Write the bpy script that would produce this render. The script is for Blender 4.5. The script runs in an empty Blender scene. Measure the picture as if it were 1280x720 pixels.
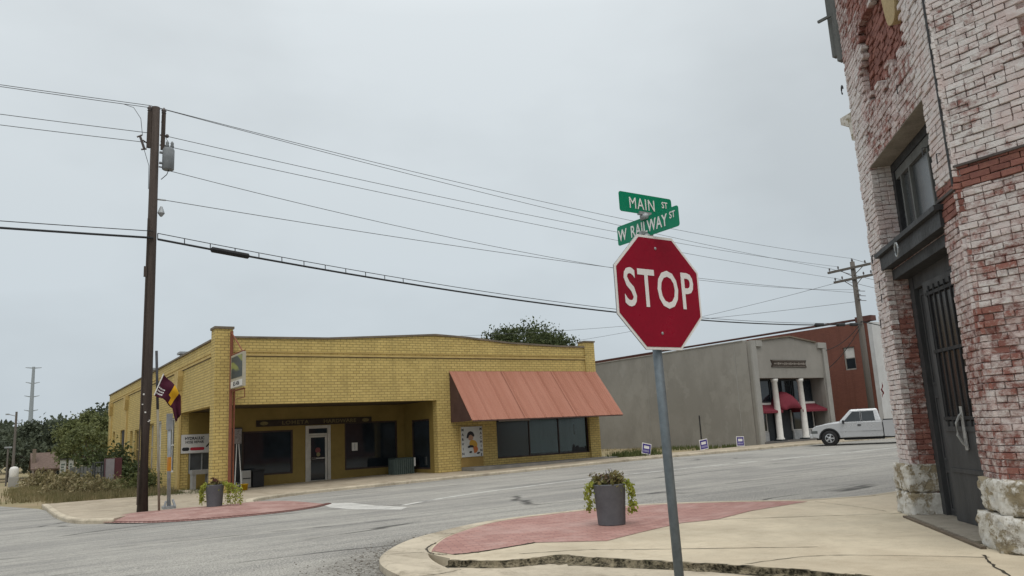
import bpy, bmesh, math, random
import numpy as np
from mathutils import Vector, Matrix
R_ = math.radians
C = bpy.context.scene.collection
scene = bpy.context.scene
random.seed(7)

# ------------------------------------------------------------------ materials
class NT:
    def __init__(s, name):
        s.m = bpy.data.materials.new(name); s.m.use_nodes = True
        s.t = s.m.node_tree; s.t.nodes.clear()
        s.out = s.n('ShaderNodeOutputMaterial'); s.b = s.n('ShaderNodeBsdfPrincipled')
        s.l(s.b.outputs[0], s.out.inputs[0])
        s.tc = s.n('ShaderNodeTexCoord').outputs['Object']
    def n(s, k, **kw):
        x = s.t.nodes.new(k)
        for a, v in kw.items(): setattr(x, a, v)
        return x
    def l(s, a, b): s.t.links.new(a, b)
    def val(s, sock, v):
        if hasattr(v, 'is_output') or isinstance(v, bpy.types.NodeSocket): s.l(v, sock)
        else: sock.default_value = v
    def noise(s, scale, detail=4, rough=.6, vec=None, dist=0):
        x = s.n('ShaderNodeTexNoise'); x.inputs['Scale'].default_value = scale
        x.inputs['Detail'].default_value = detail; x.inputs['Roughness'].default_value = rough
        x.inputs['Distortion'].default_value = dist
        s.l(vec or s.tc, x.inputs['Vector']); return x.outputs['Fac']
    def mapping(s, scale=(1, 1, 1), loc=(0, 0, 0), rot=(0, 0, 0), vec=None):
        x = s.n('ShaderNodeMapping'); x.inputs['Scale'].default_value = scale
        x.inputs['Location'].default_value = loc; x.inputs['Rotation'].default_value = rot
        s.l(vec or s.tc, x.inputs['Vector']); return x.outputs[0]
    def ramp(s, fac, lo, hi, a=0., b=1.):
        x = s.n('ShaderNodeMapRange'); s.l(fac, x.inputs[0])
        x.inputs[1].default_value = lo; x.inputs[2].default_value = hi
        x.inputs[3].default_value = a; x.inputs[4].default_value = b; return x.outputs[0]
    def mix(s, fac, a, b, mode='MIX'):
        x = s.n('ShaderNodeMix', data_type='RGBA', blend_type=mode)
        s.val(x.inputs[0], fac)
        for k, v in ((6, a), (7, b)):
            if isinstance(v, bpy.types.NodeSocket): s.l(v, x.inputs[k])
            else: x.inputs[k].default_value = (*v, 1) if len(v) == 3 else v
        return x.outputs[2]
    def math(s, op, a, b=0., c=0.):
        x = s.n('ShaderNodeMath', operation=op)
        for k, v in enumerate((a, b, c)): s.val(x.inputs[k], v)
        return x.outputs[0]
    def sep(s, vec=None):
        x = s.n('ShaderNodeSeparateXYZ'); s.l(vec or s.tc, x.inputs[0]); return x.outputs
    def comb(s, x=0., y=0., z=0.):
        c = s.n('ShaderNodeCombineXYZ')
        for k, v in enumerate((x, y, z)): s.val(c.inputs[k], v)
        return c.outputs[0]
    def attr(s, name):
        x = s.n('ShaderNodeAttribute', attribute_name=name); return x
    def bump(s, h, strength=.3, dist=.02):
        x = s.n('ShaderNodeBump'); x.inputs['Strength'].default_value = strength
        x.inputs['Distance'].default_value = dist; s.l(h, x.inputs['Height']); s.l(x.outputs[0], s.b.inputs['Normal'])
    def done(s, col, rough=.8, metal=0., spec=.3):
        if isinstance(col, bpy.types.NodeSocket): s.l(col, s.b.inputs['Base Color'])
        else: s.b.inputs['Base Color'].default_value = (*col, 1)
        s.val(s.b.inputs['Roughness'], rough); s.b.inputs['Metallic'].default_value = metal
        s.b.inputs['Specular IOR Level'].default_value = spec
        return s.m

_cache = {}
def M(name, col, var=.25, scale=3., rough=.8, metal=0., bump=.15, col2=None, fine=40., spec=.3, stretch=(1, 1, 1)):
    """generic weathered surface: two scales of noise vary the colour, fine noise bumps it"""
    if name in _cache: return _cache[name]
    s = NT(name)
    v = s.mapping(stretch)
    a = s.noise(scale, 5, .65, v); b = s.noise(fine, 3, .6, v)
    d = col2 or tuple(c * (1 - var * 1.6) for c in col)
    f = s.ramp(a, .3, .7)
    c = s.mix(f, col, d)
    c = s.mix(s.ramp(b, .35, .65, 0, var), c, tuple(min(1, x * 1.5) for x in col))
    if bump: s.bump(b, bump, .01)
    _cache[name] = s.done(c, s.ramp(a, .3, .7, max(.05, rough - .1), min(1, rough + .1)), metal, spec)
    return _cache[name]

def M_brick(name, c1, c2, mortar, bw=.3, bh=.115, ms=.012, dirt=(.1, .08, .05), dirtamt=.5):
    s = NT(name)
    x, y, z = s.sep()
    vec = s.comb(s.math('ADD', x, y), z, 0.)
    br = s.n('ShaderNodeTexBrick'); s.l(vec, br.inputs['Vector'])
    br.inputs['Scale'].default_value = 1; br.inputs['Brick Width'].default_value = bw
    br.inputs['Row Height'].default_value = bh; br.inputs['Mortar Size'].default_value = ms
    br.inputs['Mortar Smooth'].default_value = .2; br.inputs['Bias'].default_value = -.1
    br.inputs['Color1'].default_value = (*c1, 1); br.inputs['Color2'].default_value = (*c2, 1)
    n1 = s.noise(.9, 6, .7); n2 = s.noise(9, 4, .7); n3 = s.noise(.25, 3)
    br.inputs['Mortar'].default_value = (*mortar, 1)
    c = br.outputs['Color']
    c = s.mix(s.ramp(n3, .35, .65, 0, .25), c, tuple(v * .62 for v in c1))
    c = s.mix(s.ramp(n1, .55, .75, 0, dirtamt), c, dirt)
    sk = s.noise(1.0, 6, .75, s.mapping((2.6, 2.6, .16)))
    c = s.mix(s.ramp(sk, .50, .70, 0, .55), c, tuple(v * .5 for v in c1))
    c = s.mix(s.ramp(s.noise(.55, 7, .75), .53, .66, 0, .4), c, tuple(min(1, v * 1.22) for v in c1))
    spots = s.noise(2.2, 2, .5, s.mapping((1, 1, 2.5)))
    c = s.mix(s.ramp(spots, .74, .77, 0, .8), c, tuple(v * .35 for v in dirt))
    c = s.mix(s.ramp(n2, .4, .75, 0, .22), c, tuple(min(1, v * 1.3) for v in c1))
    h = s.math('ADD', s.math('MULTIPLY', br.outputs['Fac'], -1.), s.math('MULTIPLY', n2, .4))
    s.bump(h, .6, .015)
    return s.done(c, .75)

def M_glass(name, col=(.012, .016, .02), rough=.04):
    """dark shop glazing: near-black room behind, mirror-like front"""
    if name in _cache: return _cache[name]
    s = NT(name)
    n = s.noise(.6, 3)
    s.bump(s.noise(.5, 2), .02, .2)
    s.b.inputs['IOR'].default_value = 1.5
    c = s.mix(s.ramp(n, .35, .7), col, tuple(v * 2.2 for v in col))
    _cache[name] = s.done(c, rough, 0, .5); return _cache[name]

def M_peel():
    """red brick under old flaking white paint; 'paint' and 'rnd' come with each brick"""
    s = NT('peeling_painted_brick')
    rnd = s.attr('rnd').outputs['Fac']; pb = s.attr('paint').outputs['Fac']
    n1 = s.noise(1.15, 8, .72); n2 = s.noise(8, 7, .78, s.mapping((1, 1, 1.5))); n3 = s.noise(60, 4, .7)
    red = s.mix(rnd, (.275, .118, .096), (.165, .068, .056))
    red = s.mix(s.ramp(n2, .45, .7, 0, .55), red, (.36, .17, .12))
    red = s.mix(s.ramp(n3, .55, .75, 0, .5), red, (.10, .05, .045))
    white = s.mix(s.ramp(n2, .35, .75), (.74, .715, .695), (.55, .51, .49))
    white = s.mix(s.ramp(n1, .46, .66, 0, .6), white, (.52, .44, .425))
    white = s.mix(s.ramp(s.noise(2.3, 7, .78), .46, .62, 0, .65), white, (.56, .43, .405))
    m = s.math('ADD', s.math('MULTIPLY', n1, .75), s.math('MULTIPLY', n2, .75))
    m = s.math('ADD', m, s.math('MULTIPLY', s.math('SUBTRACT', rnd, .5), .07))
    m = s.math('ADD', m, pb)
    f = s.ramp(m, .645, .815)
    c = s.mix(f, red, white)
    c = s.mix(s.ramp(s.noise(22, 5, .8), .62, .72, 0, .75), c, (.10, .075, .07))
    s.bump(s.math('ADD', s.math('MULTIPLY', f, .5), s.math('ADD', n3, s.math('MULTIPLY', n2, 1.2))), .75, .009)
    return s.done(c, .85)

def M_asphalt():
    s = NT('worn_asphalt')
    x, y, z = s.sep()
    lon = s.mapping((.045, .7, 1)); lon2 = s.mapping((.10, 2.6, 1), rot=(0, 0, .05))
    a = s.noise(.28, 5, .65); st = s.noise(1.2, 4, .6, lon, 1.2); st2 = s.noise(1., 6, .75, lon2, 1.)
    ag = s.noise(34, 3, .75); ag2 = s.noise(11, 4, .75); ag3 = s.noise(3.2, 5, .75)
    c = s.mix(s.ramp(a, .42, .58), (.345, .332, .298), (.235, .227, .21))
    c = s.mix(s.ramp(st, .45, .62, 0, .7), c, (.42, .40, .355))
    c = s.mix(s.ramp(st2, .49, .63, 0, .8), c, (.18, .174, .166))
    c = s.mix(s.ramp(ag3, .5, .68, 0, .55), c, (.235, .228, .213))
    c = s.mix(s.ramp(ag2, .48, .68, 0, .6), c, (.19, .185, .175))
    # chip seal wears coarser away from the travel lanes
    w = s.ramp(s.math('ADD', y, s.math('MULTIPLY', s.noise(.25, 3), 4)), 12, 16, 1, .35)
    c = s.mix(s.math('MULTIPLY', w, s.ramp(ag, .45, .6)), c, (.50, .48, .43))
    c = s.mix(s.math('MULTIPLY', w, s.ramp(s.noise(48, 3, .7), .5, .62, 0, .85)), c, (.085, .082, .078))
    # tar-dark cracks
    v = s.n('ShaderNodeTexVoronoi', feature='DISTANCE_TO_EDGE'); v.inputs['Scale'].default_value = .36
    q = s.n('ShaderNodeMix', data_type='VECTOR'); nz = s.n('ShaderNodeTexNoise'); nz.inputs['Scale'].default_value = 1.1
    nz.inputs['Detail'].default_value = 6; s.l(s.mapping((.35, 1.3, 1)), nz.inputs['Vector'])
    q.inputs[0].default_value = .4; s.l(s.mapping((.35, 1.2, 1)), q.inputs[4]); s.l(nz.outputs['Color'], q.inputs[5]); s.l(q.outputs[1], v.inputs['Vector'])
    crack = s.math('MULTIPLY', s.ramp(v.outputs['Distance'], .003, .012, 1, 0), s.ramp(s.noise(.3, 3), .47, .56))
    c = s.mix(s.math('MULTIPLY', crack, .85), c, (.045, .043, .04))
    # loose chippings and dirt hugging the near kerb
    dx = s.math('SUBTRACT', x, 7.4); dy = s.math('SUBTRACT', y, 7.0)
    dd = s.math('SQRT', s.math('ADD', s.math('MULTIPLY', dx, dx), s.math('MULTIPLY', dy, dy)))
    edge = s.ramp(s.math('ADD', dd, s.math('MULTIPLY', s.noise(.9, 5), 2.2)), 5.0, 6.1, 1, 0)
    c = s.mix(s.math('MULTIPLY', edge, s.ramp(ag2, .36, .58, .15, .9)), c, (.085, .075, .06))
    s.bump(s.math('ADD', ag, s.math('MULTIPLY', s.noise(90, 2), .7)), .6, .015)
    return s.done(c, .88, 0, .25)

def M_concrete(name, col, dirt, joint=None, damt=.55):
    s = NT(name)
    a = s.noise(.7, 6, .7); b = s.noise(7, 5, .7); f = s.noise(70, 3, .7)
    c = s.mix(s.ramp(a, .38, .68), col, tuple(v * .72 for v in col))
    c = s.mix(s.ramp(s.noise(.9, 6, .72, s.mapping((1, .5, 1), loc=(3, 1, 0)), 1.2), .47, .70, 0, damt), c, dirt)
    c = s.mix(s.ramp(s.noise(3.5, 6, .8), .53, .66, 0, damt * .6), c, dirt)
    c = s.mix(s.ramp(b, .5, .8, 0, .35), c, dirt)
    c = s.mix(s.ramp(f, .45, .7, 0, .3), c, tuple(min(1, v * 1.25) for v in col))
    s.bump(s.math('ADD', f, s.math('MULTIPLY', b, .6)), .3, .008)
    return s.done(c, .85, 0, .25)

def M_pavers(name, rot, c1=(.37, .165, .15), c2=(.27, .12, .115)):
    s = NT(name)
    br = s.n('ShaderNodeTexBrick'); s.l(s.mapping((1, 1, 1), rot=(0, 0, rot)), br.inputs['Vector'])
    br.inputs['Scale'].default_value = 1; br.inputs['Brick Width'].default_value = .2; br.inputs['Row Height'].default_value = .1
    br.inputs['Mortar Size'].default_value = .007; br.inputs['Color1'].default_value = (*c1, 1); br.inputs['Color2'].default_value = (*c2, 1)
    br.inputs['Mortar'].default_value = (.235, .135, .12, 1)
    n = s.noise(1., 5, .7, None, .6); f = s.noise(40, 3)
    c = s.mix(s.ramp(n, .46, .72, 0, .7), br.outputs['Color'], (.50, .36, .32))
    c = s.mix(s.ramp(f, .5, .75, 0, .3), c, (.45, .25, .22))
    s.bump(s.math('ADD', s.math('MULTIPLY', br.outputs['Fac'], -1), s.math('MULTIPLY', f, .4)), .35, .006)
    return s.done(c, .85, 0, .25)

def M_leaf(name, c1, c2, c3=None, scale=1.2):
    s = NT(name)
    a = s.noise(scale, 3); b = s.noise(scale * 9, 2)
    c = s.mix(s.ramp(a, .38, .62), c1, c2)
    c = s.mix(s.ramp(b, .5, .7, 0, .7), c, c3 or c1)
    s.l(c, s.b.inputs['Base Color']); s.b.inputs['Roughness'].default_value = .6
    s.b.inputs['Specular IOR Level'].default_value = .25
    tr = s.n('ShaderNodeBsdfTranslucent'); s.l(c, tr.inputs[0])
    mx = s.n('ShaderNodeMixShader'); mx.inputs[0].default_value = .25
    s.l(s.b.outputs[0], mx.inputs[1]); s.l(tr.outputs[0], mx.inputs[2]); s.l(mx.outputs[0], s.out.inputs[0])
    return s.m

def M_ground():
    s = NT('dry_ground')
    a = s.noise(.12, 6, .7); b = s.noise(1.6, 5, .7); f = s.noise(18, 4, .7)
    c = s.mix(s.ramp(a, .4, .62), (.30, .235, .15), (.21, .19, .10))
    c = s.mix(s.ramp(b, .45, .7, 0, .7), c, (.37, .30, .19))
    c = s.mix(s.ramp(f, .5, .75, 0, .5), c, (.12, .11, .06))
    s.bump(s.math('ADD', f, b), .6, .03)
    return s.done(c, .95, 0, .1)

YB = M_brick('yellow_brick', (.585, .445, .16), (.475, .352, .118), (.24, .172, .068), .27, .108, .013, (.25, .175, .07), .5)
YP = M('porch_shade_yellow', (.25, .178, .05), .2, 1.2, .7, bump=.1, col2=(.18, .128, .037))  # yellow darkened in the colour itself to carry the porch's shade
PCEIL = M('porch_ceiling_board', (.085, .062, .035), .3, 2, .85)  # boards coloured dark to hold down bounce light in the porch
YT = M('yellow_trim', (.52, .39, .15), .2, 2., .75, col2=(.37, .26, .1))
PEEL = M_peel()
MORTAR = M('old_mortar', (.36, .31, .285), .35, 3, .95, bump=.5, col2=(.20, .15, .135))
ASPH = M_asphalt()
CONC = M_concrete('tan_concrete', (.60, .52, .385), (.36, .29, .20), damt=.45)
KERB = M_concrete('kerb_concrete', (.56, .49, .375), (.22, .18, .13), damt=.8)
FWALK = M_concrete('far_sidewalk_concrete', (.43, .365, .275), (.21, .17, .12), damt=.75)
def M_dirt():
    s = NT('dirty_broken_concrete'); a = s.noise(6, 6, .8); b = s.noise(22, 4, .8)
    c = s.mix(s.ramp(s.math('ADD', a, s.math('MULTIPLY', b, .5)), .66, .84), (.03, .027, .018), (.33, .28, .19)); c = s.mix(s.ramp(b, .55, .7, 0, .6), c, (.07, .075, .03))
    s.bump(s.math('ADD', a, b), 1., .04); return s.done(c, .95, 0, .1)
DIRTC = M_dirt()
PAVN = M_pavers('pink_pavers', .35, (.42, .235, .20), (.32, .17, .145)); PAVF = M_pavers('red_pavers', .1, (.35, .205, .175), (.255, .14, .12))
GROUND = M_ground()
def M_stucco():
    s = NT('grey_stucco'); a = s.noise(.22, 6, .7); b = s.noise(1.1, 6, .75, s.mapping((1, 1, .35))); f = s.noise(30, 3)
    c = s.mix(s.ramp(a, .42, .58), (.29, .275, .248), (.245, .232, .208)); c = s.mix(s.ramp(b, .50, .68, 0, .5), c, (.205, .192, .17))
    c = s.mix(s.ramp(s.noise(.5, 4, .6, s.mapping((1, 1, 1), loc=(7, 3, 2))), .60, .63, 0, .35), c, (.33, .315, .285)); s.bump(f, .2, .01); return s.done(c, .9)
GREY = M_stucco()
GREYT = M('grey_trim', (.33, .32, .295), .15, 1., .85)
REDB = M_brick('red_brick', (.195, .074, .049), (.16, .06, .042), (.17, .075, .06), .22, .075, .008, (.1, .04, .03), .35)
DARKW = M('dark_iron', (.035, .037, .039), .5, 3., .6, bump=.5, col2=(.018, .018, .019), fine=20)
DOORM = M('weathered_dark_door', (.052, .054, .056), .5, 3.5, .6, bump=.5, col2=(.02, .02, .021), stretch=(1, 1, .3), fine=14)
GLASS = M_glass('dark_glass'); GLASSG = M_glass('curtained_glass', (.075, .09, .092), .12)
GALV = M('galvanised_post', (.165, .195, .215), .22, 7, .55, metal=.3, bump=.15, col2=(.115, .135, .15), fine=25)
RED = M('stop_sign_red', (.25, .005, .022), .14, 3., .34, bump=.03, col2=(.20, .004, .018))
WHT = M('sign_white', (.76, .75, .73), .08, 3., .45, bump=.03)
GRN = M('street_sign_green', (.0, .205, .105), .12, 3., .4, bump=.03, col2=(.0, .17, .09))
WOODP = M('creosoted_pole', (.075, .058, .048), .4, 2., .9, bump=.6, col2=(.038, .03, .026), stretch=(4, 4, .25))
GWOOD = M('grey_pole_wood', (.14, .125, .11), .35, 2., .9, bump=.6, col2=(.09, .08, .07), stretch=(4, 4, .25))
RUST = M('rusty_pipe', (.22, .075, .04), .4, 5., .85, bump=.4, col2=(.12, .05, .035))
BLACK = M('black_rubber', (.018, .018, .019), .2, 4, .6, bump=.2)
WIRE = M('dark_cable', (.03, .032, .034), .1, 4, .6, bump=0)
ALUW = M('grey_wire', (.10, .105, .11), .1, 4, .5, bump=0)
CERAM = M('brown_insulator', (.09, .075, .07), .2, 4, .35, bump=0)
GREYM = M('grey_metal', (.36, .38, .39), .2, 5, .5, metal=.4, bump=.1)
BRIM = M('window_frame_brown', (.055, .035, .03), .3, 3, .6)
ALUM = M('aluminium_frame', (.50, .48, .43), .15, 4, .45, metal=.3)
WHITEP = M('white_paint', (.68, .66, .62), .12, 3, .6, bump=.08)
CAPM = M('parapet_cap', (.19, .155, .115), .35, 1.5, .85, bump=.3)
ROOFM = M('flat_roof', (.12, .115, .11), .2, 1., .9)
POTM = M('grey_planter', (.135, .145, .158), .16, 5, .65, bump=.12, col2=(.105, .112, .122), fine=22)
SOIL = M('soil', (.04, .03, .022), .4, 12, .95)

# ------------------------------------------------------------------ object helpers
def link(name, me, m=None, parent=None):
    o = bpy.data.objects.new(name, me); C.objects.link(o)
    if m is not None: me.materials.append(m)
    if parent is not None: o.parent = parent
    return o
def obj(name, bm, m, parent=None, world=False, smooth=False, bevel=0):
    """one mesh object; world=True: the mesh was built in world coordinates, move it under its unrotated parent"""
    if world and parent is not None:
        off = Vector((0, 0, 0)); q = parent
        while q is not None: off += q.location; q = q.parent
        bmesh.ops.translate(bm, verts=bm.verts, vec=-off)
    me = bpy.data.meshes.new(name); bm.to_mesh(me); bm.free()
    if smooth:
        for p in me.polygons: p.use_smooth = True
    o = link(name, me, m, parent)
    if bevel:
        b = o.modifiers.new('bevel', 'BEVEL'); b.width = bevel; b.segments = 2; b.limit_method = 'ANGLE'
    return o
def tag(o, label, cat=None, group=None, kind=None):
    if label: o['label'] = label
    if cat: o['category'] = cat
    if group: o['group'] = group
    if kind: o['kind'] = kind
    return o
def thing(name, label, cat, loc=(0, 0, 0), rz=0, group=None):
    o = bpy.data.objects.new(name, None); C.objects.link(o); o.location = loc; o.rotation_euler = (0, 0, rz)
    o.empty_display_size = .3
    return tag(o, label, cat, group)
def dup(o, parent=None):
    c = o.copy(); C.objects.link(c); c.parent = parent
    for ch in list(o.children): dup(ch, c)
    return c
def BM(): return bmesh.new()
def box(bm, x0, x1, y0, y1, z0, z1, mat=None):
    r = bmesh.ops.create_cube(bm, size=1)
    for v in r['verts']:
        v.co = Vector((x0 + (v.co.x + .5) * (x1 - x0), y0 + (v.co.y + .5) * (y1 - y0), z0 + (v.co.z + .5) * (z1 - z0)))
        if mat is not None: v.co = mat @ v.co
    return r['verts']
def tube(bm, pts, radii, seg=8, cap=True):
    pts = [Vector(p) for p in pts]
    if not hasattr(radii, '__len__'): radii = [radii] * len(pts)
    rings = []
    for i, p in enumerate(pts):
        d = (pts[min(i + 1, len(pts) - 1)] - pts[max(i - 1, 0)]).normalized()
        a = d.cross(Vector((0, 0, 1)))
        if a.length < 1e-3: a = d.cross(Vector((0, 1, 0)))
        a.normalize(); b = d.cross(a)
        rings.append([bm.verts.new(p + (a * math.cos(2 * math.pi * k / seg) + b * math.sin(2 * math.pi * k / seg)) * radii[i]) for k in range(seg)])
    for r0, r1 in zip(rings, rings[1:]):
        for k in range(seg): bm.faces.new((r0[k], r0[(k + 1) % seg], r1[(k + 1) % seg], r1[k]))
    if cap:
        bm.faces.new(rings[0][::-1]); bm.faces.new(rings[-1])
def lathe(bm, prof, seg=24, c=(0, 0, 0)):
    rings = [[bm.verts.new((c[0] + r * math.cos(2 * math.pi * k / seg), c[1] + r * math.sin(2 * math.pi * k / seg), c[2] + z)) for k in range(seg)] for r, z in prof]
    for r0, r1 in zip(rings, rings[1:]):
        for k in range(seg): bm.faces.new((r0[k], r0[(k + 1) % seg], r1[(k + 1) % seg], r1[k]))
    bm.faces.new(rings[0][::-1]); bm.faces.new(rings[-1])
def prism(bm, poly, f):
    """poly: 2-D points; f(u, v, k) -> 3-D point for the two ends k = 0, 1"""
    a = [bm.verts.new(f(u, v, 0)) for u, v in poly]; b = [bm.verts.new(f(u, v, 1)) for u, v in poly]
    bm.faces.new(a); bm.faces.new(b[::-1]); n = len(poly)
    for i in range(n): bm.faces.new((a[i], b[i], b[(i + 1) % n], a[(i + 1) % n]))
    bmesh.ops.recalc_face_normals(bm, faces=bm.faces)
def xz_prism(bm, poly, y0, y1): prism(bm, poly, lambda u, v, k: (u, (y0, y1)[k], v))
def yz_prism(bm, poly, x0, x1): prism(bm, poly, lambda u, v, k: ((x0, x1)[k], u, v))
def wall(bm, axis, p0, p1, u0, u1, z0, z1, openings):
    """a wall of boxes butted round its rectangular openings (u0, u1, z0, z1)"""
    def B(a, b, c, d):
        if b - a < 1e-4 or d - c < 1e-4: return
        if axis == 'x': box(bm, a, b, p0, p1, c, d)
        else: box(bm, p0, p1, a, b, c, d)
    u = u0
    for a, b, c, d in sorted(openings):
        B(u, a, z0, z1); B(a, b, z0, c); B(a, b, d, z1); u = b
    B(u, u1, z0, z1)
def text_bm(body, size=1., sx=1., bold=0., ext=.003, align='CENTER', space=1.):
    cu = bpy.data.curves.new('t', 'FONT'); cu.body = body; cu.size = size; cu.offset = bold; cu.extrude = ext
    cu.align_x = align; cu.align_y = 'CENTER'; cu.space_character = space; cu.resolution_u = 3
    o = bpy.data.objects.new('t', cu)
    me = bpy.data.meshes.new_from_object(o)
    bm = BM(); bm.from_mesh(me); bmesh.ops.scale(bm, vec=(sx, 1, 1), verts=bm.verts)
    bpy.data.objects.remove(o); bpy.data.curves.remove(cu); bpy.data.meshes.remove(me)
    return bm
FACE_S = Matrix.Rotation(R_(90), 4, 'X')                                  # lettering that faces -Y
FACE_W = Matrix.Rotation(R_(-90), 4, 'Z') @ FACE_S                        # lettering that faces -X
def put_text(name, parent, m, body, pos, face, **kw):
    bm = text_bm(body, **kw); bmesh.ops.transform(bm, matrix=Matrix.Translation(pos) @ face, verts=bm.verts)
    return obj(name, bm, m, parent, world=True)

# ------------------------------------------------------------------ terrain
def lerp(v, a, b, p, q):
    t = min(1, max(0, (v - a) / (b - a))); return p + (q - p) * t
def B(x, y):
    far = lerp(x, 8, 25, -.25, -.03) if x < 30 else lerp(x, 30, 38, -.03, .03)
    z = far * min(1, max(0, (y - 11) / 16))
    if y > 30: z -= .008 * min(60, y - 30) * lerp(x, 10, 20, 1, 0)
    return z
def sheet(name, poly, m, off=0., thick=.0, step=1., flat=None, kind='structure', lines=None):
    bm = BM(); f = bm.faces.new([bm.verts.new((x, y, 0)) for x, y in poly])
    if f.normal.z == 0: f.normal_update()
    if f.normal.z < 0: bmesh.ops.reverse_faces(bm, faces=[f])
    if flat is None:
        xs = [p[0] for p in poly]; ys = [p[1] for p in poly]
        for ax, lo, hi in ((0, min(xs), max(xs)), (1, min(ys), max(ys))):
            brk = [8, 25, 30, 38, 10, 20] if ax == 0 else [11, 27, 30, 90]
            cuts = sorted(set([k * step for k in range(math.ceil(lo / step), math.floor(hi / step) + 1)] + [b for b in brk if lo < b < hi]))
            for c in cuts:
                co = [0, 0, 0]; no = [0, 0, 0]; co[ax] = c; no[ax] = 1
                bmesh.ops.bisect_plane(bm, geom=bm.verts[:] + bm.edges[:] + bm.faces[:], dist=1e-5, plane_co=co, plane_no=no)
    for v in bm.verts: v.co.z = (B(v.co.x, v.co.y) if flat is None else flat) + off
    if thick:
        be = [e for e in bm.edges if e.is_boundary]
        r = bmesh.ops.extrude_edge_only(bm, edges=be)
        for v in r['geom']:
            if isinstance(v, bmesh.types.BMVert): v.co.z -= thick
        bmesh.ops.recalc_face_normals(bm, faces=bm.faces)
        if sum(f.normal.z for f in bm.faces) < 0: bmesh.ops.reverse_faces(bm, faces=bm.faces)
    o = obj(name, bm, m); tag(o, None, kind=kind); return o
def smooth_path(pts, n=6, closed=False):
    """Catmull-Rom through 2-D points"""
    out = []; N = len(pts)
    for i in range(N if closed else N - 1):
        p = [pts[(i + k) % N] if closed else pts[min(max(i + k, 0), N - 1)] for k in (-1, 0, 1, 2)]
        for j in range(n):
            t = j / n
            out.append(tuple(.5 * (2 * p[1][a] + (p[2][a] - p[0][a]) * t + (2 * p[0][a] - 5 * p[1][a] + 4 * p[2][a] - p[3][a]) * t * t + (3 * p[1][a] - p[0][a] - 3 * p[2][a] + p[3][a]) * t ** 3) for a in (0, 1)))
    if not closed: out.append(tuple(pts[-1]))
    return out

# the ground, one sheet to the horizon
def axis_vals(lo, hi, brk):
    v = set(brk); k = lo
    while k <= hi:
        v.add(k); d = abs(k); k += 2 if d < 60 else (10 if d < 150 else 60)
    return sorted(v)
gx = axis_vals(-900, 900, [8, 25, 30, 38, 10, 20]); gy = axis_vals(-900, 900, [11, 27, 30, 90])
bm = BM(); gv = [[bm.verts.new((x, y, B(x, y) - .03)) for y in gy] for x in gx]
for i in range(len(gx) - 1):
    for j in range(len(gy) - 1): bm.faces.new((gv[i][j], gv[i + 1][j], gv[i + 1][j + 1], gv[i][j + 1]))
tag(obj('ground', bm, GROUND), None, kind='structure')

# roads
tag(sheet('main_street', [(-120, 7.0), (180, 7.0), (180, 27.15), (-120, 27.15)], ASPH, 0, step=2.), None)
sheet('railway_street', [(-9, -60), (6.5, -60), (6.5, 6.998), (-9, 6.998)], ASPH, 0, step=2.)
sheet('railway_street', [(-9, 27.152), (1.9, 27.152), (1.4, 32), (.2, 37), (-1.5, 44), (-4, 130), (-12, 130)], ASPH, 0, step=2.)
PAINT = M('worn_road_paint', (.52, .51, .475), .35, 1.6, .85, bump=.2, col2=(.30, .29, .27), fine=18)
def M_wornpaint():
    s = NT('flaked_road_paint')
    n = s.noise(1.3, 6, .75); f = s.noise(26, 4, .8)
    a = s.ramp(s.math('ADD', s.math('MULTIPLY', n, .8), s.math('MULTIPLY', f, .45)), .52, .66)
    c = s.mix(a, (.24, .235, .22), (.60, .59, .55)); return s.done(c, .85)
WPAINT = M_wornpaint()
def strip(name, x0, x1, y0, y1, m, off=.004):
    return sheet(name, [(x0, y0), (x1, y0), (x1, y1), (x0, y1)], m, off, step=1.)
def ribbon(name, pts, w, m, off=.004):
    path = smooth_path(pts, 6); L, R = [], []
    for i, p in enumerate(path):
        q = path[min(i + 1, len(path) - 1)]; o = path[max(i - 1, 0)]; d = Vector((q[0] - o[0], q[1] - o[1])).normalized()
        L.append((p[0] - d.y * w / 2, p[1] + d.x * w / 2)); R.append((p[0] + d.y * w / 2, p[1] - d.x * w / 2))
    return sheet(name, R + L[::-1], m, off, step=1.)
ribbon('parking_line', [(8.35, 17.7), (9.6, 18.4), (11.3, 19.1), (14.4, 19.75), (17.0, 20.1), (19.4, 20.05), (24, 19.9)], .16, WPAINT)
strip('parking_line', 24.8, 40, 19.72, 19.9, WPAINT)
sheet('painted_stop_bar', [(7.35, 20.4), (7.15, 19.4), (7.2, 18.0), (7.75, 16.5), (8.15, 17.0), (8.0, 18.6), (8.1, 20.3), (7.75, 21.2)], PAINT, .004)

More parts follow.
